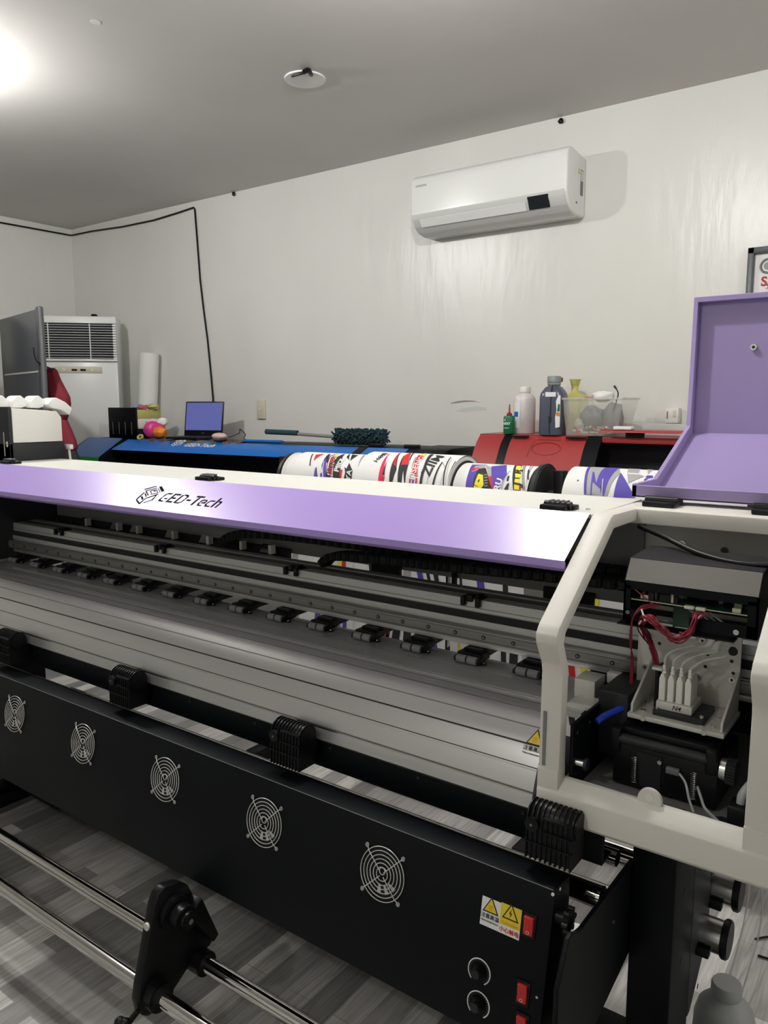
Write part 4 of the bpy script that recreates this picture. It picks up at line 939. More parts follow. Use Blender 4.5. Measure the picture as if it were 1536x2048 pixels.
# socket hole in the ceiling
CH = empty('ceiling_socket_hole', (-2.534,2.86,ZC), 'round blank ceiling cover with torn dark edge', 'ceiling cover')
MB().cyl((-2.534,2.86,ZC-.006),(-2.534,2.86,ZC+.002),.095,'paper',36,bev=.002).build('cover', CH); mb = MB(); mb.tube([(-2.47,2.83,ZC-.006),(-2.45,2.80,ZC-.012),(-2.44,2.775,ZC-.012),(-2.46,2.765,ZC-.02)], .010, 'black', 8); mb.tube([(-2.55,2.79,ZC-.006),(-2.50,2.785,ZC-.010),(-2.45,2.79,ZC-.010)], .007, 'black', 8); mb.build('wire_stub', CH)
MB().cyl((-2.84,1.98,ZC-.001),(-2.84,1.98,ZC+.002),.02,'white',12).build('ceiling_patch', None, 'small white plaster patch on the ceiling at upper left', 'patch', loc=(-2.84,1.98,ZC))
CF = empty('framed_certificate', (-.5,4.0,2.0), 'dark framed certificate on the wall above the red printer', 'certificate')
cx0_, cx1_, cz0, cz1 = -.828, -.30, 1.62, 2.265
mb = MB(); 
for a in ((cx0_,cx0_+.028,cz0,cz1),(cx1_-.028,cx1_,cz0,cz1),(cx0_,cx1_,cz1-.028,cz1),(cx0_,cx1_,cz0,cz0+.028)): mb.box(a[0],a[1],3.965,4.0,a[2],a[3],'framed',.003)
mb.build('frame', CF); mb = MB(); mb.box(cx0_+.02,cx1_-.02,3.985,3.999,cz0+.02,cz1-.02,'paper'); mb.build('sheet', CF)
mb = MB(); yy = 3.9845
c = (cx0_+.085, cz1-.085); mb.tube([(c[0]+.03*math.cos(a),yy,c[1]+.03*math.sin(a)) for a in [2*PI*k/28 for k in range(28)]], .006, 'framed', 5, closed=True, cat=False); mb.cyl((c[0],yy,c[1]),(c[0],yy+.001,c[1]),.018,'steelg',18)
for k in range(3): mb.box(c[0]+.045,c[0]+.20,yy,yy+.001,c[1]+.012-k*.014,c[1]+.016-k*.014,'steelg')
put_text(mb, 'SAN', .058, 'certred', (cx0_+.115,yy,cz1-.155), (1,0,0), (0,0,1), bold=.002); put_text(mb, '******', .035, 'certred', (cx0_+.125,yy,cz1-.195), (1,0,0), (0,0,1), bold=.001)
for k in range(4):
    z = cz1-.235-k*.042-(.02 if k>2 else 0); 
    for a in ((cx0_+.06,cx1_-.06,z,z+.0015),(cx0_+.06,cx1_-.06,z-.024,z-.0225),(cx0_+.06,cx0_+.0615,z-.024,z)): mb.box(a[0],a[1],yy,yy+.001,a[2],a[3],'steelg')
mb.build('printing', CF)
# ================================================================ red printer
RP = empty('red_printer', (-1.2,3.7,0), 'red and black roll printer against the back wall with bottles on top', 'printer')
RPF = [(3.95,1.405),(3.62,1.405),(3.585,1.395),(3.545,1.355),(3.51,1.30),(3.48,1.24),(3.455,1.17),(3.44,1.09),(3.435,1.0),(3.44,.92)]
RS = [(v.x,v.y) for v in catmull([Vector((a,b,0)) for a, b in RPF], 4)]
def rshell(x0, x1, m, d=0., lo=0, hi=None, name='cover', label=None, th=.012):
    p = RS[lo:hi]; o_ = off(p, -d) if d else p; i_ = off(p, -d+th) if False else off(p, th*-1*0+d*-1-th*-1*0)
    inn = off(p, .012)
    mb = MB(); mb.prism(list(o_)+list(off(p, .02))[::-1] if True else o_, x0, x1, 'X', m); return mb.build(name, RP, label)
def rs_at(k, d=0.):
    p = off(RS, -d); return p[k]
rshell(-1.995, -1.852, 'redp', name='end_cover'); rshell(-1.805, -1.41, 'redp', name='front_cover')
rshell(-1.852, -1.805, 'black', name='cover_strip', d=.001); rshell(-1.41, -1.336, 'blackm', name='cover_strip', d=.001)
mb = MB(); mb.box(-2.0,.05,3.60,3.96,1.385,1.404,'redp2',.004); mb.build('top_deck', RP)
mb = MB(); mb.box(-1.336,.05,3.572,3.62,1.375,1.405,'redp',.006); mb.build('top_rail', RP)
mb = MB(); mb.box(-1.99,.05,3.70,3.95,.80,1.38,'void'); mb.box(-1.99,.05,3.45,3.9,.80,.92,'redp2',.01); mb.prism([(3.6,1.39),(3.5,1.25),(3.45,1.0),(3.45,.9),(3.9,.9),(3.9,1.39)],-1.985,-1.96,'X','redp2'); mb.build('chassis', RP)
mb = MB(); mb.box(-1.985,-1.90,3.492,3.51,1.235,1.25,'dark',.003); mb.build('end_grip', RP)
for x in (-1.85,-.05):
    mb = MB(); mb.box(x-.05,x+.05,3.6,3.75,.08,.82,'blackm',.005); mb.box(x-.05,x+.05,3.3,3.95,0,.08,'blackm',.008); mb.build('leg', RP)
# embossed outline on the red cover
def cover_pt(x, k):
    i = int(k); t_ = k-i; a = RS[i]; b = RS[min(i+1,len(RS)-1)]; return Vector((x, a[0]+(b[0]-a[0])*t_-.001, a[1]+(b[1]-a[1])*t_))
mb = MB()
mb.tube([cover_pt(-1.60,9.5),cover_pt(-1.665,9.5),cover_pt(-1.68,11),cover_pt(-1.685,13),cover_pt(-1.69,16)], .0022, 'redp2', 5, cat=False); mb.tube([cover_pt(-1.66,9.5),cover_pt(-1.54,9.5)], .0022, 'redp2', 5, cat=False)
mb.tube([cover_pt(-1.60+.075*math.cos(a), 13.0+2.2*math.sin(a)) for a in [2*PI*k/32 for k in range(32)]], .0022, 'redp2', 5, closed=True, cat=False)
mb.build('embossed_outline', RP)
# opened flap and grey rail on the right
mb = MB(); mb.prism([(3.53,1.426),(3.535,1.436),(3.594,1.440),(3.594,1.430)],-1.335,.05,'X','redp',.003); mb.build('opened_flap', RP)
mb = MB(); mb.box(-1.36,.05,3.86,3.90,1.404,1.462,'acg',.004); mb.box(-1.22,-1.14,3.555,3.592,1.404,1.429,'rubber',.004); mb.build('grey_rail', RP)
mb = MB(); mb.box(-1.275,-1.19,3.545,3.592,1.4395,1.455,'paper',.004); mb.build('white_box', None, 'small flat white box lying on the raised red flap', 'box', loc=(-1.23,3.57,1.4395))
ZT = 1.4065
def bottle(name, x, y, prof, m, label, cat, seg=32, sx=1, sy=1, caps=(), group=None):
    o = empty(name, (x,y,ZT), label, cat, group); MB().lathe(prof, (x,y,ZT), m, seg, sx=sx, sy=sy).build('body', o)
    for nm, p, cm in caps: MB().lathe(p, (x,y,ZT), cm, 24).build(nm, o)
    return o
g = bottle('oil_bottle', -1.835, 3.60, [(.026,0),(.029,.004),(.029,.083),(.026,.090),(.012,.094)], 'bottleg', 'small green bottle with a dark red nozzle', 'bottle', caps=(('nozzle',[(.014,.093),(.014,.102),(.008,.106),(.005,.112),(.003,.148),(.002,.15)],'nozzle'),))
mb = MB(); put_text(mb, 'NEXT', .0165, 'paper', (-1.835,3.5700,ZT+.052), (1,0,0), (0,0,1), bold=.0004); put_text(mb, 'ENERGY', .008, 'paper', (-1.835,3.5700,ZT+.030), (1,0,0), (0,0,1)); mb.box(-1.846,-1.842,3.5705,3.571,ZT+.066,ZT+.076,'paper'); mb.build('lettering', g)
g = bottle('solvent_bottle', -1.80, 3.70, [(.052,0),(.056,.005),(.056,.175),(.05,.192),(.034,.202),(.027,.206),(.027,.212)], 'bottlew', 'milky white bottle with white cap and a blue label', 'bottle', caps=(('cap',[(.030,.210),(.030,.236),(.027,.24),(.004,.241)],'white'),))
mb = MB(); 
for k in range(8):
    a0_ = math.radians(232+k*5); a1_ = math.radians(237+k*5); r_ = .0566
    P_ = lambda a, z: (-1.80+r_*math.cos(a), 3.70+r_*math.sin(a), ZT+z)
    mb.quad([P_(a0_,.03),P_(a1_,.03),P_(a1_,.16),P_(a0_,.16)], 'paper')
    if k < 6: r_ = .0570; mb.quad([P_(a0_,.086),P_(a1_,.086),P_(a1_,.112),P_(a0_,.112)], 'blue'); r_ = .0566
mb.build('label', g)
# dark ink bottle
g = empty('dark_ink_bottle', (-1.605,3.62,ZT), 'tall dark blue-grey ink bottle with a black drip down its front', 'bottle')
def sqbottle(mb, x, y, w, d, hs, m, rot=0.):
    im = mb.mi(m); rings = []
    for s_, z in hs:
        ring = []; n = 36
        for k in range(n):
            a = 2*PI*k/n; c, s2 = math.cos(a), math.sin(a); e = .42 if s_ > .55 else 1.
            px = math.copysign(abs(c)**e, c)*w/2*s_; py = math.copysign(abs(s2)**e, s2)*(d/2*s_ if s_ > .55 else w/2*s_)
            ring.append(mb.bm.verts.new((x+px*math.cos(rot)-py*math.sin(rot), y+px*math.sin(rot)+py*math.cos(rot), ZT+z)))
        rings.append(ring)
    for A, B_ in zip(rings, rings[1:]):
        for k in range(36):
            f = mb.bm.faces.new((A[k],A[(k+1)%36],B_[(k+1)%36],B_[k])); f.smooth = True; f.material_index = im
    for R in (rings[0], rings[-1]): mb.bm.faces.new(R).material_index = im
    return mb
sqbottle(MB(), -1.605, 3.62, .122, .10, [(.96,0),(1,.006),(1,.185),(.93,.205),(.62,.232),(.5,.238),(.5,.246)], 'bottled').build('body', g)
MB().lathe([(.033,.244),(.033,.252),(.031,.254),(.034,.257),(.034,.282),(.031,.286),(.003,.287)], (-1.605,3.62,ZT), 'bottlecap', 24).build('cap', g)
mb = MB(); mb.tube([(-1.597,3.587,ZT+.243),(-1.598,3.570,ZT+.208),(-1.598,3.5685,ZT+.10),(-1.602,3.5685,ZT+.05),(-1.60,3.5685,ZT+.005)], [.004]*30, 'ink', 6, cat=True) if False else mb.tube([(-1.597,3.585,ZT+.243),(-1.598,3.572,ZT+.208),(-1.598,3.569,ZT+.10),(-1.602,3.569,ZT+.05),(-1.60,3.569,ZT+.005)], .0032, 'ink', 6); mb.blob((-1.600,3.5695,ZT+.075), .012, 'ink', 2, .2, 3, (.8,.2,1.4)); mb.build('ink_drip', g)
mb = MB(); mb.box(-1.626,-1.572,3.5675,3.5695,ZT+.186,ZT+.208,'paper')
mb.prism([(-1.569,ZT+.035),(-1.547,ZT+.04),(-1.547,ZT+.19),(-1.556,ZT+.195),(-1.57,ZT+.165),(-1.566,ZT+.12),(-1.572,ZT+.085)], 3.5675, 3.5695, 'Y', 'paper'); mb.prism([(-1.566,ZT+.095),(-1.548,ZT+.09),(-1.548,ZT+.11),(-1.567,ZT+.112)], 3.5665,3.568,'Y','orange'); mb.prism([(-1.562,ZT+.115),(-1.549,ZT+.115),(-1.549,ZT+.15),(-1.558,ZT+.15)], 3.5665,3.568,'Y','bottleg'); mb.build('label', g)
g = empty('magenta_ink_bottle', (-1.70,3.86,ZT), 'magenta-capped ink bottle mostly hidden behind the dark bottle', 'bottle'); sqbottle(MB(), -1.70, 3.86, .11, .09, [(.96,0),(1,.006),(1,.19),(.6,.225),(.42,.23),(.3,.27)], 'mouse').build('body', g); MB().lathe([(.017,.262),(.021,.268),(.021,.285),(.003,.286)], (-1.66,3.80,ZT), 'nozzle', 18).build('cap', g)
g = empty('yellow_ink_bottle', (-1.60,3.87,ZT), 'yellow ink bottle with a narrow neck behind the plastic bin', 'bottle'); sqbottle(MB(), -1.60, 3.87, .135, .10, [(.96,0),(1,.006),(1,.17),(.96,.19),(.56,.202),(.34,.212),(.28,.22),(.28,.25)], 'bottley2').build('body', g); MB().lathe([(.022,.248),(.024,.262),(.030,.276),(.028,.278),(.003,.278)], (-1.60,3.87,ZT), 'bottley2', 20).build('neck', g)
mb = MB(); mb.box(-1.668,-1.615,3.814,3.819,ZT+.05,ZT+.19,'yellow'); mb.cyl((-1.65,3.8145,ZT+.165),(-1.65,3.813,ZT+.165),.010,'orange',16); mb.build('label', g)
# bin with odds and ends
BN = empty('plastic_bin', (-1.385,3.68,ZT), 'clear plastic bin full of cables and small parts', 'bin')
def binring(x0,x1,y0,y1,z): return [(x0,y0,z),(x1,y0,z),(x1,y1,z),(x0,y1,z)]
mb = MB(); o0 = binring(-1.525,-1.275,3.60,3.78,ZT); o1 = binring(-1.54,-1.245,3.58,3.80,ZT+.178)
for k in range(4): mb.quad([o0[k],o0[(k+1)%4],o1[(k+1)%4],o1[k]], 'clear')
mb.quad(o0, 'clear'); mb.build('bin_shell', BN)
mb = MB(); 
for a in ((-1.546,-1.239,3.574,3.584),(-1.546,-1.239,3.796,3.806),(-1.546,-1.536,3.574,3.806),(-1.249,-1.239,3.574,3.806)): mb.box(a[0],a[1],a[2],a[3],ZT+.170,ZT+.181,'clear',.002)
mb.build('bin_rim', BN)
rnd = random.Random(8)
for k, (x, y, z, r, m_, nm, lb, sc) in enumerate(((-1.43,3.69,.085,.062,'clutter','cable_coil','dark grey coil in the middle of the clear bin',(1.0,.8,.9)),(-1.33,3.69,.09,.055,'clutter','cable_coil','dark grey lump at the right inside the clear bin',(.9,.8,1.25)),(-1.49,3.68,.05,.03,'cream','part_bag','pale bag of small parts at the left inside the clear bin',(1,.8,1)),(-1.37,3.66,.188,.036,'paper','plastic_wrap','crumpled white wrap poking out of the clear bin',(1.4,.8,.7)))):
    MB().blob((x,y,ZT+z), r, m_, 3, .16, k, sc).build(nm, None, lb, 'bin contents', loc=(x,y,ZT+z))
mb = MB()
for k in range(26):
    c = Vector((rnd.uniform(-1.50,-1.30), rnd.uniform(3.625,3.74), ZT+.012+rnd.uniform(0,.03))); d = Vector((rnd.uniform(-1,1),rnd.uniform(-1,1),rnd.uniform(-.2,.3))).normalized()*rnd.uniform(.012,.03); mb.cyl(c-d,c+d,rnd.uniform(.003,.007),rnd.choice(['paper','cream','steelg','cream','fred']),8)
mb.build('small_parts', None, 'loose small parts covering the bottom of the clear bin', 'parts', kind='stuff')
mb = MB(); mb.tube([(-1.315,3.66,ZT+.12),(-1.30,3.66,ZT+.18),(-1.30,3.665,ZT+.205),(-1.318,3.67,ZT+.232)], .003, 'black', 6); mb.tube([(-1.322,3.67,ZT+.236),(-1.312,3.669,ZT+.224)], .0055, 'black', 8, cat=False); mb.build('black_cable', None, 'black cable end sticking up from the clear bin', 'cable', loc=(-1.3,3.66,ZT+.12))
mb = MB(); mb.box(-1.46,-1.40,3.65,3.66,ZT+.176,ZT+.184,'fred',.002); mb.build('red_stick', None, 'thin red stick across the rim of the clear bin', 'stick', loc=(-1.43,3.655,ZT+.18))
for x, w_ in ((-1.755,.045),(-1.46,.05)):
    mb = MB(); mb.box(x-w_,x+w_,3.555,3.575,1.392,1.402,'black',.003); mb.build('cover_catch', RP)
OS = empty('wall_socket', (-1.127,4.0,1.5), 'white surface-mounted wall socket above the red printer', 'socket')
mb = MB(); mb.box(-1.163,-1.095,3.95,4.0,1.462,1.54,'white',.008); mb.build('body', OS); mb = MB(); mb.box(-1.152,-1.146,3.948,3.951,1.485,1.522,'midgrey'); mb.box(-1.122,-1.108,3.948,3.951,1.492,1.528,'cream',.002); mb.build('slots', OS)
# scuffs: thin scraped paint on the wall
mb = MB(); pts = [(-2.42,1.567),(-2.38,1.575),(-2.33,1.580),(-2.27,1.578),(-2.22,1.566),(-2.26,1.572),(-2.33,1.570),(-2.38,1.564),(-2.43,1.560)]
b = bmesh.new(); f = b.faces.new([b.verts.new((p[0],3.9992,p[1])) for p in pts]); bmesh.ops.triangulate(b, faces=b.faces); mb.join(b,'stain')
b = bmesh.new(); b.faces.new([b.verts.new((x,3.9994,z)) for x, z in ((-2.40,1.515),(-2.34,1.535),(-2.26,1.545),(-2.18,1.538),(-2.19,1.522),(-2.28,1.517),(-2.34,1.51))]); bmesh.ops.triangulate(b, faces=b.faces); mb.join(b,'stain2')
mb.build('wall_scuff', kind='structure')
# ================================================================ printed fabric rolls behind the printer
RY = 2.50
def rollmap(x, s, r, zc, e=0.):
    R = r+e
    if s <= r*PI/2: th = s/r; return (x, RY-R*math.sin(th), zc+R*math.cos(th))
    return (x, RY-R, zc-(s-r*PI/2))
def patch(mb, poly, m, r, zc, e):
    b = bmesh.new(); vs = [b.verts.new((p[0],p[1],0)) for p in poly]; b.faces.new(vs); mapbm(mb, b, m, r, zc, e)
def mapbm(mb, b, m, r, zc, e):
    lo = min(v.co.y for v in b.verts); hi = max(v.co.y for v in b.verts); s = math.floor(lo/.012)*.012
    bmesh.ops.triangulate(b, faces=[f for f in b.faces if len(f.verts) > 4])
    while s < hi:
        bmesh.ops.bisect_plane(b, geom=b.verts[:]+b.edges[:]+b.faces[:], plane_co=(0,s,0), plane_no=(0,1,0)); s += .012
    for v in b.verts: v.co = rollmap(v.co.x, v.co.y, r, zc, e)
    for f in b.faces: f.smooth = True
    mb.join(b, m)
def rtext(mb, txt, size, m, x, s, r, zc, e, ang=0., shear=0., bold=0.):
    b = text_bm(txt, size, shear=shear, bold=bold); bmesh.ops.transform(b, matrix=Matrix.Translation((x,s,0)) @ Matrix.Rotation(ang,4,'Z') @ Matrix.Scale(-1,4,(0,1,0)), verts=b.verts) if False else None
    # s runs downwards, so flip the text's y first
    for v in b.verts:
        a, c = v.co.x, v.co.y; ca, sa = math.cos(ang), math.sin(ang); u, w_ = a*ca-c*sa, a*sa+c*ca; v.co = Vector((x+u, s-w_, 0))
    mapbm(mb, b, m, r, zc, e)
o_mb = {}
def roll(x0, x1, r, zc, label, hang, steps=None):
    o = empty('fabric_roll', ((x0+x1)/2, RY, zc), label, 'fabric', 'printed fabric rolls on the rack'); mb = MB(); im = mb.mi('fabric')
    SS = [-r*1.1+k*.015 for k in range(int((r*1.1+r*PI/2)/.015)+1)]+[r*PI/2+.02, r*PI/2+hang]
    xs = [x0+(x1-x0)*k/30 for k in range(31)]
    def rad(x): 
        if not steps: return r
        return r+steps(x)
    g = [[mb.bm.verts.new(rollmap(x, s, r, zc, rad(x)-r)) for s in SS] for x in xs]
    for i in range(30):
        for j in range(len(SS)-1):
            f = mb.bm.faces.new((g[i][j],g[i+1][j],g[i+1][j+1],g[i][j+1])); f.smooth = True; f.material_index = im
    mb.lathe([(.030,x0-RY*0),(r-.004,x0)], (0,RY,zc), 'fabric', 40, 'X') if False else None
    for xa_, m_, d_ in ((x0+.002,'fabric',.004),(x1-.002,'fabric',.004),(x1+.0005,'dark',.018)):
        ring_o = [mb.bm.verts.new((xa_, RY+(r-d_)*math.cos(a), zc+(r-d_)*math.sin(a))) for a in [2*PI*k/36 for k in range(36)]]; ring_i = [mb.bm.verts.new((xa_, RY+.03*math.cos(a), zc+.03*math.sin(a))) for a in [2*PI*k/36 for k in range(36)]]
        for k in range(36): mb.bm.faces.new((ring_o[k],ring_o[(k+1)%36],ring_i[(k+1)%36],ring_i[k])).material_index = mb.mi(m_)
    o_mb[o.name] = mb
    return o
def spat(o, r, zc, items, name='print'):
    mb = o_mb[o.name]; e = .0008
    for it_ in items:
        m_ = it_[0]; e += .00006
        if m_ == 'T':
            _, txt, size, tm, (px, py), ang, bold = it_; rtext(mb, txt, size, tm, px, py, r, zc, e+.0003, ang, .15, bold)
        else: patch(mb, it_[1], m_, r, zc, e)
def srand(mb, x0, x1, r, zc, s0, s1, seed):
    rnd = random.Random(seed); x = x0+.02; e = .0012
    while x < x1-.02:
        w_ = rnd.uniform(.006,.035); m_ = rnd.choice(['fblack','fblue','fred','fblack','fgrey','fabric','fyel','fabric']); k = rnd.uniform(-.05,.05)
        for q in range(5):
            a = s0+(s1-s0)*q/5; b_ = a+(s1-s0)/5*rnd.uniform(.6,1)
            if m_ != 'fabric' and rnd.random() < .85: patch(mb, [(x,a),(x+w_,a),(min(x1,x+w_+k*.5),b_),(max(x0,x+k*.5),b_)], m_ if rnd.random()<.7 else rnd.choice(['fblack','fgrey','fred']), r, zc, e)
        x += w_+rnd.uniform(.006,.02)
# roll at the left
rA, zA = .115, 1.238
oA = roll(-2.285, -1.872, rA, zA, 'leftmost white fabric roll with red and violet-blue printed panels', 1.0, steps=lambda x: -.016 if x < -2.262 else (-.008 if x < -2.24 else 0))
spat(oA, rA, zA, [('fred',[(-2.1457,0.0404),(-2.1089,0.0286),(-2.1245,0.0866)]),('fblack',[(-2.1697,0.0355),(-2.164,0.0349),(-2.1275,0.1111),(-2.1338,0.1115)]),('fblue',[(-2.0674,0.0795),(-2.0866,0.0257),(-2.0834,0.0253),(-2.023,0.156),(-2.0607,0.158)]),('fabric',[(-2.0718,0.0836),(-2.0691,0.0834),(-2.0435,0.1571),(-2.0486,0.1574)]),('fblue',[(-2.0983,0.1151),(-2.0727,0.1587),(-2.0953,0.1599)]),('fblack',[(-2.096,0.1165),(-2.0918,0.1163),(-2.0727,0.1587),(-2.0762,0.1589)]),('fabric',[(-2.0737,0.1012),(-2.0537,0.136),(-2.0623,0.1419)]),('fblack',[(-2.0831,0.0477),(-2.0786,0.0246),(-2.0384,0.0992),(-2.0561,0.0864)]),('fblack',[(-2.0627,0.046),(-2.0506,0.0204),(-1.9922,0.1516),(-2.0273,0.1469)]),('fabric',[(-2.0566,0.0513),(-2.0442,0.0314),(-1.9947,0.1491),(-2.0251,0.1443)]),('fred',[(-2.0502,0.0561),(-2.041,0.0408),(-1.9992,0.1445),(-2.0213,0.1408)]),('T','DSENG',0.032,'fblack',(-2.0184,0.1046),1.571,0.0006),('fyel',[(-2.0583,0.0217),(-2.0465,0.0127),(-2.0244,0.0542)]),('fblack',[(-2.0211,0.0539),(-2.0101,0.0128),(-1.9502,0.1572),(-1.9922,0.1569)]),('T','PIIIZ',0.034,'fabric',(-1.982,0.0994),1.571,0.0012),('fred',[(-1.9674,0.12),(-1.9543,0.1193),(-1.9502,0.1572),(-1.9568,0.1576)]),('fblack',[(-1.9745,0.0502),(-1.9876,0.0067),(-1.9491,0.0699)]),('fblack',[(-1.968,0.0188),(-1.9302,0.0287),(-1.9386,0.0734)]),('fblack',[(-1.9496,0.1071),(-1.9343,0.1153),(-1.9371,0.1297)]),('fblack',[(-1.9356,0.0865),(-1.9019,0.1222),(-1.8981,0.1569),(-1.9368,0.1578)]),('T','YA',0.034,'fabric',(-1.9152,0.1421),1.571,0.0006),('fgrey',[(-1.9096,0.0208),(-1.8986,0.0245),(-1.874,0.1313),(-1.874,0.1317)]),('fblack',[(-1.8807,0.1001),(-1.874,0.1028),(-1.874,0.1315),(-1.875,0.1291)]),('fgrey',[(-1.874,0.0522),(-1.874,0.0521),(-1.874,0.1513),(-1.874,0.1514)]),('fblack',[(-1.874,0.0939),(-1.874,0.0935),(-1.874,0.1592),(-1.874,0.1595)])])
mb = o_mb[oA.name]; srand(mb, -2.27, -1.89, rA, zA, .30, .98, 4); mb.build('cloth', oA)
rB, zB = .138, 1.229
oB = roll(-1.868, -1.445, rB, zB, 'largest white fabric roll with crimson and red printed stripes', 1.0)
spat(oB, rB, zB, [('T','HOM',0.03,'fblack',(-1.7922,0.0663),1.4,0.0006),('fblack',[(-1.8061,0.0323),(-1.8006,0.0266),(-1.7867,0.0775),(-1.7927,0.0779)]),('fpink',[(-1.7685,0.0618),(-1.7751,0.0225),(-1.7381,0.1386),(-1.735,0.1805),(-1.7532,0.1816)]),('fblack',[(-1.7441,0.1086),(-1.7466,0.0872),(-1.7279,0.1597),(-1.7408,0.1524)]),('fred',[(-1.7391,0.1577),(-1.7256,0.1621),(-1.726,0.18),(-1.7456,0.1811)]),('fblack',[(-1.7227,0.0683),(-1.7365,0.0044),(-1.6826,0.1297),(-1.6862,0.1827),(-1.7015,0.1811)]),('fred',[(-1.7228,0.0634),(-1.7338,0.0215),(-1.6921,0.1152),(-1.7085,0.1064)]),('fblack',[(-1.6935,0.0497),(-1.6904,0.0428),(-1.6498,0.178),(-1.663,0.1788)]),('fred',[(-1.6906,0.0494),(-1.6941,-0.01),(-1.6406,0.0989),(-1.6719,0.1076)]),('fblack',[(-1.6704,0.1075),(-1.6403,0.1023),(-1.6271,0.1816),(-1.6493,0.1805)]),('fabric',[(-1.6498,0.1336),(-1.6314,0.1819),(-1.6431,0.1826)]),('fblack',[(-1.672,0.0228),(-1.6789,-0.01),(-1.6448,0.0803),(-1.6502,0.0786)]),('fblack',[(-1.6338,0.0613),(-1.6139,0.0482),(-1.5787,0.1537),(-1.6118,0.1451)]),('fabric',[(-1.6296,0.065),(-1.6121,0.054),(-1.5816,0.1508),(-1.6102,0.1429)]),('fred',[(-1.6262,0.0676),(-1.6118,0.0584),(-1.5841,0.1483),(-1.6085,0.1412)]),('T','DSENG',0.036,'fabric',(-1.6035,0.1099),1.571,0.0006),('fyel',[(-1.6304,0.027),(-1.6234,-0.01),(-1.5977,0.0555)]),('fred',[(-1.6346,0.0365),(-1.6028,0.0471),(-1.5964,0.0726),(-1.6239,0.0655)]),('fred',[(-1.6136,0.1558),(-1.6056,0.1553),(-1.6036,0.1827),(-1.6107,0.1831)]),('fblue',[(-1.5998,0.1575),(-1.5924,0.1571),(-1.5901,0.1819),(-1.5975,0.1823)]),('fred',[(-1.5857,0.1593),(-1.5786,0.1589),(-1.5764,0.1811),(-1.5838,0.1815)]),('fblack',[(-1.5905,0.0203),(-1.5763,0.0175),(-1.5581,0.1072),(-1.5538,0.1797),(-1.5651,0.1804),(-1.5693,0.1078)]),('T','ZIIM',0.06,'fblack',(-1.5397,0.0924),1.45,0.001),('fblack',[(-1.5042,0.0794),(-1.4999,0.0822),(-1.5015,0.1813),(-1.5098,0.1818)]),('fgrey',[(-1.5015,0.0792),(-1.4748,0.1084),(-1.4762,0.1115),(-1.5021,0.0824)]),('fgrey',[(-1.4748,0.1084),(-1.4732,0.1089),(-1.4741,0.1797),(-1.476,0.1798)]),('fgrey',[(-1.5348,0.1024),(-1.5326,0.1023),(-1.531,0.1807),(-1.5332,0.1809)]),('fblack',[(-1.4889,0.0417),(-1.485,0.0446),(-1.4592,0.1788),(-1.4646,0.1791)]),('fgrey',[(-1.4764,0.0528),(-1.4748,0.0527),(-1.4507,0.1806),(-1.4523,0.1807)]),('fgrey',[(-1.447,0.0898),(-1.447,0.0897),(-1.447,0.1823),(-1.447,0.1824)]),('fblack',[(-1.4508,0.0704),(-1.447,0.0743),(-1.447,0.181),(-1.447,0.1815)])])
mb = o_mb[oB.name]; srand(mb, -1.85, -1.46, rB, zB, .32, .98, 9); mb.build('cloth', oB)
rC, zC = .108, 1.232
oC = roll(-1.442, -1.150, rC, zC, 'third fabric roll printed violet-blue with a bright yellow JR panel', 1.0)
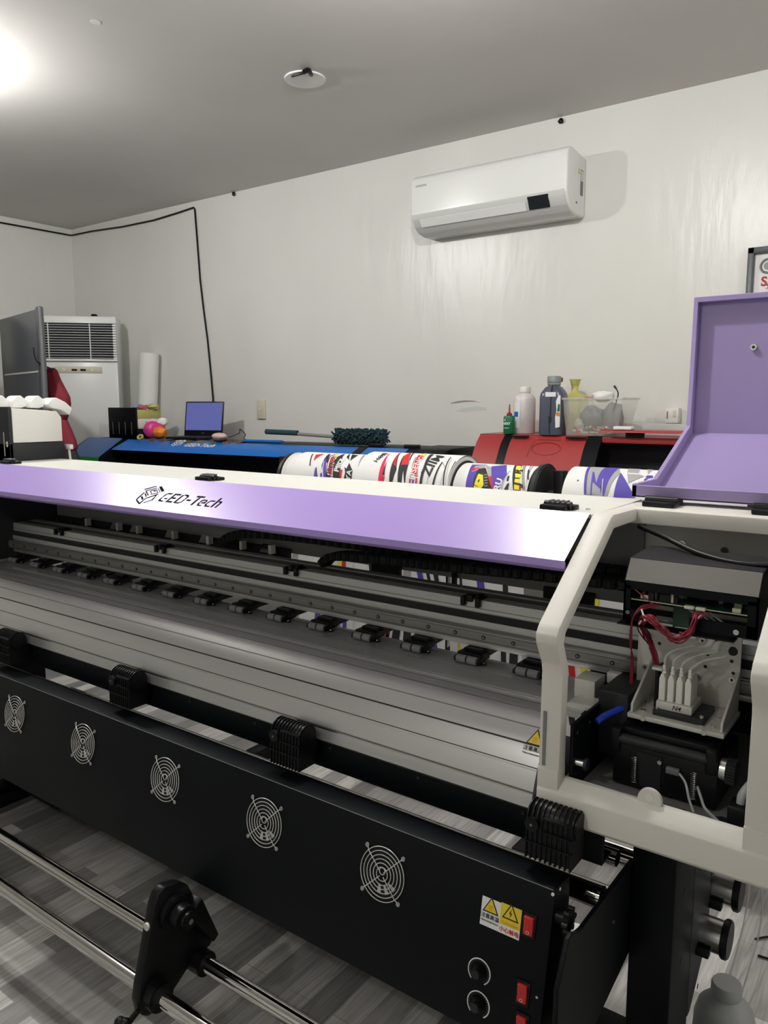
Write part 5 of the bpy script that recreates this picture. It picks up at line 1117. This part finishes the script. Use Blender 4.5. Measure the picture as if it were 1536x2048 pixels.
spat(oC, rC, zC, [('fblue',[(-1.405,0.028),(-1.3532,0.0197),(-1.3394,0.0858),(-1.3552,0.1386),(-1.3879,0.1407),(-1.3934,0.0833)]),('fgrey',[(-1.3857,0.0386),(-1.3484,0.0188),(-1.3428,0.0497),(-1.3838,0.0778)]),('fred',[(-1.3913,0.0562),(-1.3565,0.0486),(-1.3839,0.0745)]),('fblack',[(-1.3637,0.0581),(-1.339,0.0493),(-1.2777,0.1384),(-1.3574,0.1411),(-1.3624,0.1096)]),('fyel',[(-1.3521,0.0836),(-1.3319,0.0883),(-1.3172,0.1267),(-1.3238,0.139),(-1.3548,0.1409)]),('fblack',[(-1.3431,0.1084),(-1.3371,0.1067),(-1.3388,0.1183),(-1.344,0.1186)]),('fblack',[(-1.3561,0.1279),(-1.338,0.1328),(-1.3389,0.1347),(-1.3563,0.1304)]),('fgrey',[(-1.3282,0.0865),(-1.3156,0.0835),(-1.3137,0.0864),(-1.3259,0.0896)]),('fgrey',[(-1.3238,0.0983),(-1.311,0.0955),(-1.3093,0.0982),(-1.3217,0.1012)]),('fgrey',[(-1.3201,0.1092),(-1.3072,0.1066),(-1.3057,0.1091),(-1.3183,0.1119)]),('fgrey',[(-1.3171,0.1196),(-1.3041,0.1171),(-1.3027,0.1195),(-1.3154,0.1222)]),('fgrey',[(-1.3147,0.1297),(-1.3016,0.1272),(-1.3003,0.1295),(-1.3132,0.1322)]),('fgrey',[(-1.349,0.0275),(-1.3202,0.0425),(-1.2772,0.1337),(-1.2835,0.1341)]),('fred',[(-1.3108,0.0927),(-1.2932,0.0915),(-1.2756,0.1359),(-1.2831,0.1364)]),('fblue',[(-1.3216,0.0372),(-1.2728,0.0138),(-1.2417,0.0789),(-1.2547,0.1392),(-1.2751,0.1382)]),('T','RU',0.034,'fabric',(-1.2605,0.1231),1.5,0.0012),('fgrey',[(-1.2387,0.0576),(-1.2368,0.0574),(-1.2448,0.1385),(-1.2478,0.1387)]),('fblack',[(-1.2351,0.0875),(-1.2289,0.0841),(-1.2263,0.1061),(-1.2337,0.1065)]),('fblack',[(-1.2272,0.1162),(-1.2205,0.1133),(-1.2201,0.137),(-1.2349,0.1379)]),('fblack',[(-1.244,0.0051),(-1.2156,0.0038),(-1.1746,0.1374),(-1.2002,0.1379)]),('fyel',[(-1.2319,0.0182),(-1.2125,0.0202),(-1.1839,0.0903),(-1.205,0.0918)]),('fyel',[(-1.2043,0.0967),(-1.1859,0.096),(-1.178,0.136),(-1.1975,0.1364)]),('T','R',0.04,'fblack',(-1.2046,0.0643),1.571,0.0018),('T','J',0.04,'fblack',(-1.1903,0.1174),1.571,0.0018),('fred',[(-1.1775,0.1178),(-1.1739,0.1176),(-1.1722,0.1373),(-1.177,0.1376)]),('fblack',[(-1.2075,0.01),(-1.2056,0.0094),(-1.1614,0.1354),(-1.1638,0.1356)]),('fblack',[(-1.2025,0.0085),(-1.2006,0.0078),(-1.1559,0.1351),(-1.1583,0.1352)]),('fblack',[(-1.1837,0.0),(-1.1821,-0.0013),(-1.152,0.1336),(-1.152,0.1338)]),('fblack',[(-1.1756,-0.009),(-1.1734,-0.009),(-1.152,0.1329),(-1.152,0.133)]),('fblack',[(-1.1731,0.0517),(-1.1692,0.0468),(-1.1524,0.0959),(-1.1583,0.0963)]),('fred',[(-1.152,0.1112),(-1.152,0.1109),(-1.152,0.1353),(-1.152,0.1357)]),('fblack',[(-1.152,0.0782),(-1.152,0.105),(-1.152,0.138),(-1.152,0.1247)]),('fgrey',[(-1.152,0.0276),(-1.152,0.0274),(-1.152,0.1367),(-1.152,0.1368)]),('fgrey',[(-1.152,0.0265),(-1.152,0.0264),(-1.152,0.1362),(-1.152,0.1363)])])
mb = o_mb[oC.name]; srand(mb, -1.43, -1.16, rC, zC, .26, .98, 21); mb.build('cloth', oC)
rD, zD = .118, 1.228
oD = roll(-1.022, -.46, rD, zD, 'rightmost fabric roll with violet-blue and grey arrow shapes behind the purple lid', 1.0)
spat(oD, rD, zD, [('fblack',[(-0.9798,0.0953),(-0.9754,0.095),(-0.9734,0.1016),(-0.9778,0.1019)]),('fblue',[(-0.9787,-0.0095),(-0.9685,-0.0095),(-0.9368,0.1459),(-0.945,0.1464)]),('fgrey',[(-0.9651,-0.0095),(-0.9139,-0.0094),(-0.8952,0.0723),(-0.8875,0.1446),(-0.9368,0.1459)]),('fblue',[(-0.9425,0.0501),(-0.9363,0.0538),(-0.9261,0.0982),(-0.9189,0.1468),(-0.9236,0.1471),(-0.9314,0.0986)]),('fblue',[(-0.9395,0.0542),(-0.9359,0.0538),(-0.9144,0.1026),(-0.8965,0.1208),(-0.8981,0.1232),(-0.925,0.1021)]),('fblue',[(-0.9183,-0.0095),(-0.8724,-0.0095),(-0.8655,0.0854),(-0.8788,0.1461),(-0.8872,0.1467),(-0.8966,0.0849),(-0.8965,0.1208),(-0.9133,0.1051)]),('fgrey',[(-0.8666,0.0127),(-0.8509,0.0515),(-0.863,0.1015),(-0.8673,0.1453),(-0.8777,0.1461),(-0.8756,0.0945)]),('fabric',[(-0.8976,0.0849),(-0.8955,0.0848),(-0.8846,0.1465),(-0.8867,0.1467)]),('fblue',[(-0.85,0.0492),(-0.7795,0.1454),(-0.8479,0.1482)]),('fgrey',[(-0.8433,-0.0095),(-0.8042,-0.0095),(-0.7925,0.0517),(-0.7706,0.063),(-0.8109,0.0976),(-0.8303,0.047)]),('fabric',[(-0.8293,0.0469),(-0.7912,0.0494),(-0.7895,0.0547),(-0.8272,0.0532)]),('fblue',[(-0.7634,0.0568),(-0.7458,0.0569),(-0.7343,0.097),(-0.7763,0.1014)]),('T','S',0.06,'fabric',(-0.7504,0.0863),1.571,0.0018),('fgrey',[(-0.7843,-0.0096),(-0.7626,-0.0095),(-0.7626,0.0527)]),('fblue',[(-0.7365,-0.0092),(-0.6964,-0.0091),(-0.6764,0.0977),(-0.7012,0.0996)])])
mb = o_mb[oD.name]; srand(mb, -1.0, -.48, rD, zD, .27, .98, 33); mb.build('cloth', oD)
RK = empty('roll_rack', (-1.7,RY,0), 'dark rack with end discs holding the printed fabric rolls', 'rack')
mb = MB(); mb.cyl((-2.36,RY,1.235),(.12,RY,1.235),.025,'dark',20); mb.build('spindle', RK)
for x, r, hh in ((-2.302,.112,1.235),(-1.132,.113,1.238)):
    mb = MB(); mb.cyl((x-.010,RY,hh),(x+.012,RY,hh),r,'dark',40,bev=.004); mb.build('end_disc', RK)
for x in (-2.36,-1.075,.12):
    mb = MB(); mb.box(x-.018,x+.018,RY-.02,RY+.02,.05,1.33,'black',.003); mb.box(x-.03,x+.03,RY-.25,RY+.25,0,.06,'black',.005); mb.build('post', RK)
# ================================================================ jug on the floor, small floor things
JG = empty('plastic_jug', (-.315,1.75,0), 'frosted grey plastic jug standing on the floor at lower right', 'jug')
MB().lathe([(.060,0),(.066,.006),(.067,.05),(.064,.09),(.067,.13),(.066,.165),(.058,.195),(.040,.215),(.031,.225),(.031,.232)], (-.315,1.75,0), 'jug', 40).build('body', JG)
MB().lathe([(.033,.230),(.033,.250),(.030,.256),(.003,.258)], (-.315,1.75,0), 'jug', 32).build('cap', JG)
mb = MB(); R0 = Matrix.Translation((-1.02,2.12,0)) @ Matrix.Rotation(.15,4,'Z')
# printed sheet lying on the floor under the printer
mb.bm.free(); mb = MB()
im = mb.mi('paper'); nx = 14; g = []
for i in range(nx+1):
    row = []
    for j in range(6):
        x = -1.25+.5*i/nx; y = 1.93+.16*j/5; z = .004+.018*math.sin(i*.9+j*.5)**2; row.append(mb.bm.verts.new((x,y+.03*math.sin(i*.35),z)))
    g.append(row)
for i in range(nx):
    for j in range(5):
        f = mb.bm.faces.new((g[i][j],g[i+1][j],g[i+1][j+1],g[i][j+1])); f.smooth = True; f.material_index = mb.mi('paper' if (i+j)%5 else 'fgrey')
mb.build('fabric_scrap', None, 'crumpled white and grey printed scrap on the floor under the printer', 'scrap', loc=(-1.0,2.0,0))
mb = MB(); mb.cyl((-2.05,2.08,.028),(-1.99,2.08,.028),.028,'paper',24); mb.build('tape_core', None, 'white tape roll on the floor beneath the printer', 'tape', loc=(-2.02,2.08,0))
mb = MB(); mb.box(-1.86,-1.80,2.02,2.09,0,.04,'black',.01); mb.build('black_foot_block', None, 'small black block on the floor right of the white tape roll', 'block', loc=(-1.83,2.05,0))
mb = MB(); mb.box(-.86,-.80,1.90,2.0,0,.003,'black'); mb.build('black_tape_strip', None, 'short black strip lying on the floor under the right end of the printer', 'strip', loc=(-.83,1.95,0))
mb = MB(); mb.tube([(-.35,2.32,.006),(-.31,2.36,.006),(-.25,2.36,.006),(-.24,2.30,.006),(-.28,2.26,.006),(-.33,2.25,.006)], .003, 'black', 6); mb.build('floor_string', None, 'thin dark curl of string on the floor at right', 'string', loc=(-.3,2.3,0))
# ================================================================ light, camera
def lamp(name, loc, e, r=.035, col=(1,.985,.955)):
    l = bpy.data.lights.new(name, 'POINT'); l.energy = e; l.shadow_soft_size = r; l.color = col
    o = bpy.data.objects.new(name, l); COL.objects.link(o); o.location = loc; return o
lamp('ceiling_lamp_near', (-1.25,1.80,2.88), 63)
lamp('ceiling_lamp_far', (-3.72,1.58,2.88), 78)
lamp('ceiling_lamp_right', (1.45,2.15,2.88), 40)
lamp('fill_light_behind', (-1.2,-1.2,2.88), 38)  # unseen fill light, added behind the camera to lift the front faces
w_ = bpy.data.worlds.new('World'); SC.world = w_; w_.use_nodes = True; w_.node_tree.nodes['Background'].inputs[0].default_value = (.8,.85,1,1); w_.node_tree.nodes['Background'].inputs[1].default_value = .1
cd = bpy.data.cameras.new('camera'); co = bpy.data.objects.new('camera', cd); COL.objects.link(co); SC.camera = co
cd.sensor_fit = 'VERTICAL'; cd.sensor_height = 36; cd.sensor_width = 27; cd.lens = 1555/2048*36; cd.clip_start = .05
co.location = (0,0,1.55); co.rotation_euler = (math.radians(90-7.8), 0, math.radians(36.1))
vs = SC.view_settings; vs.view_transform = 'Standard'; vs.look = 'None'; vs.gamma = 1; vs.use_curve_mapping = False; vs.exposure = 0.0
SC.display_settings.display_device = 'sRGB'
SC.cycles.max_bounces = 8
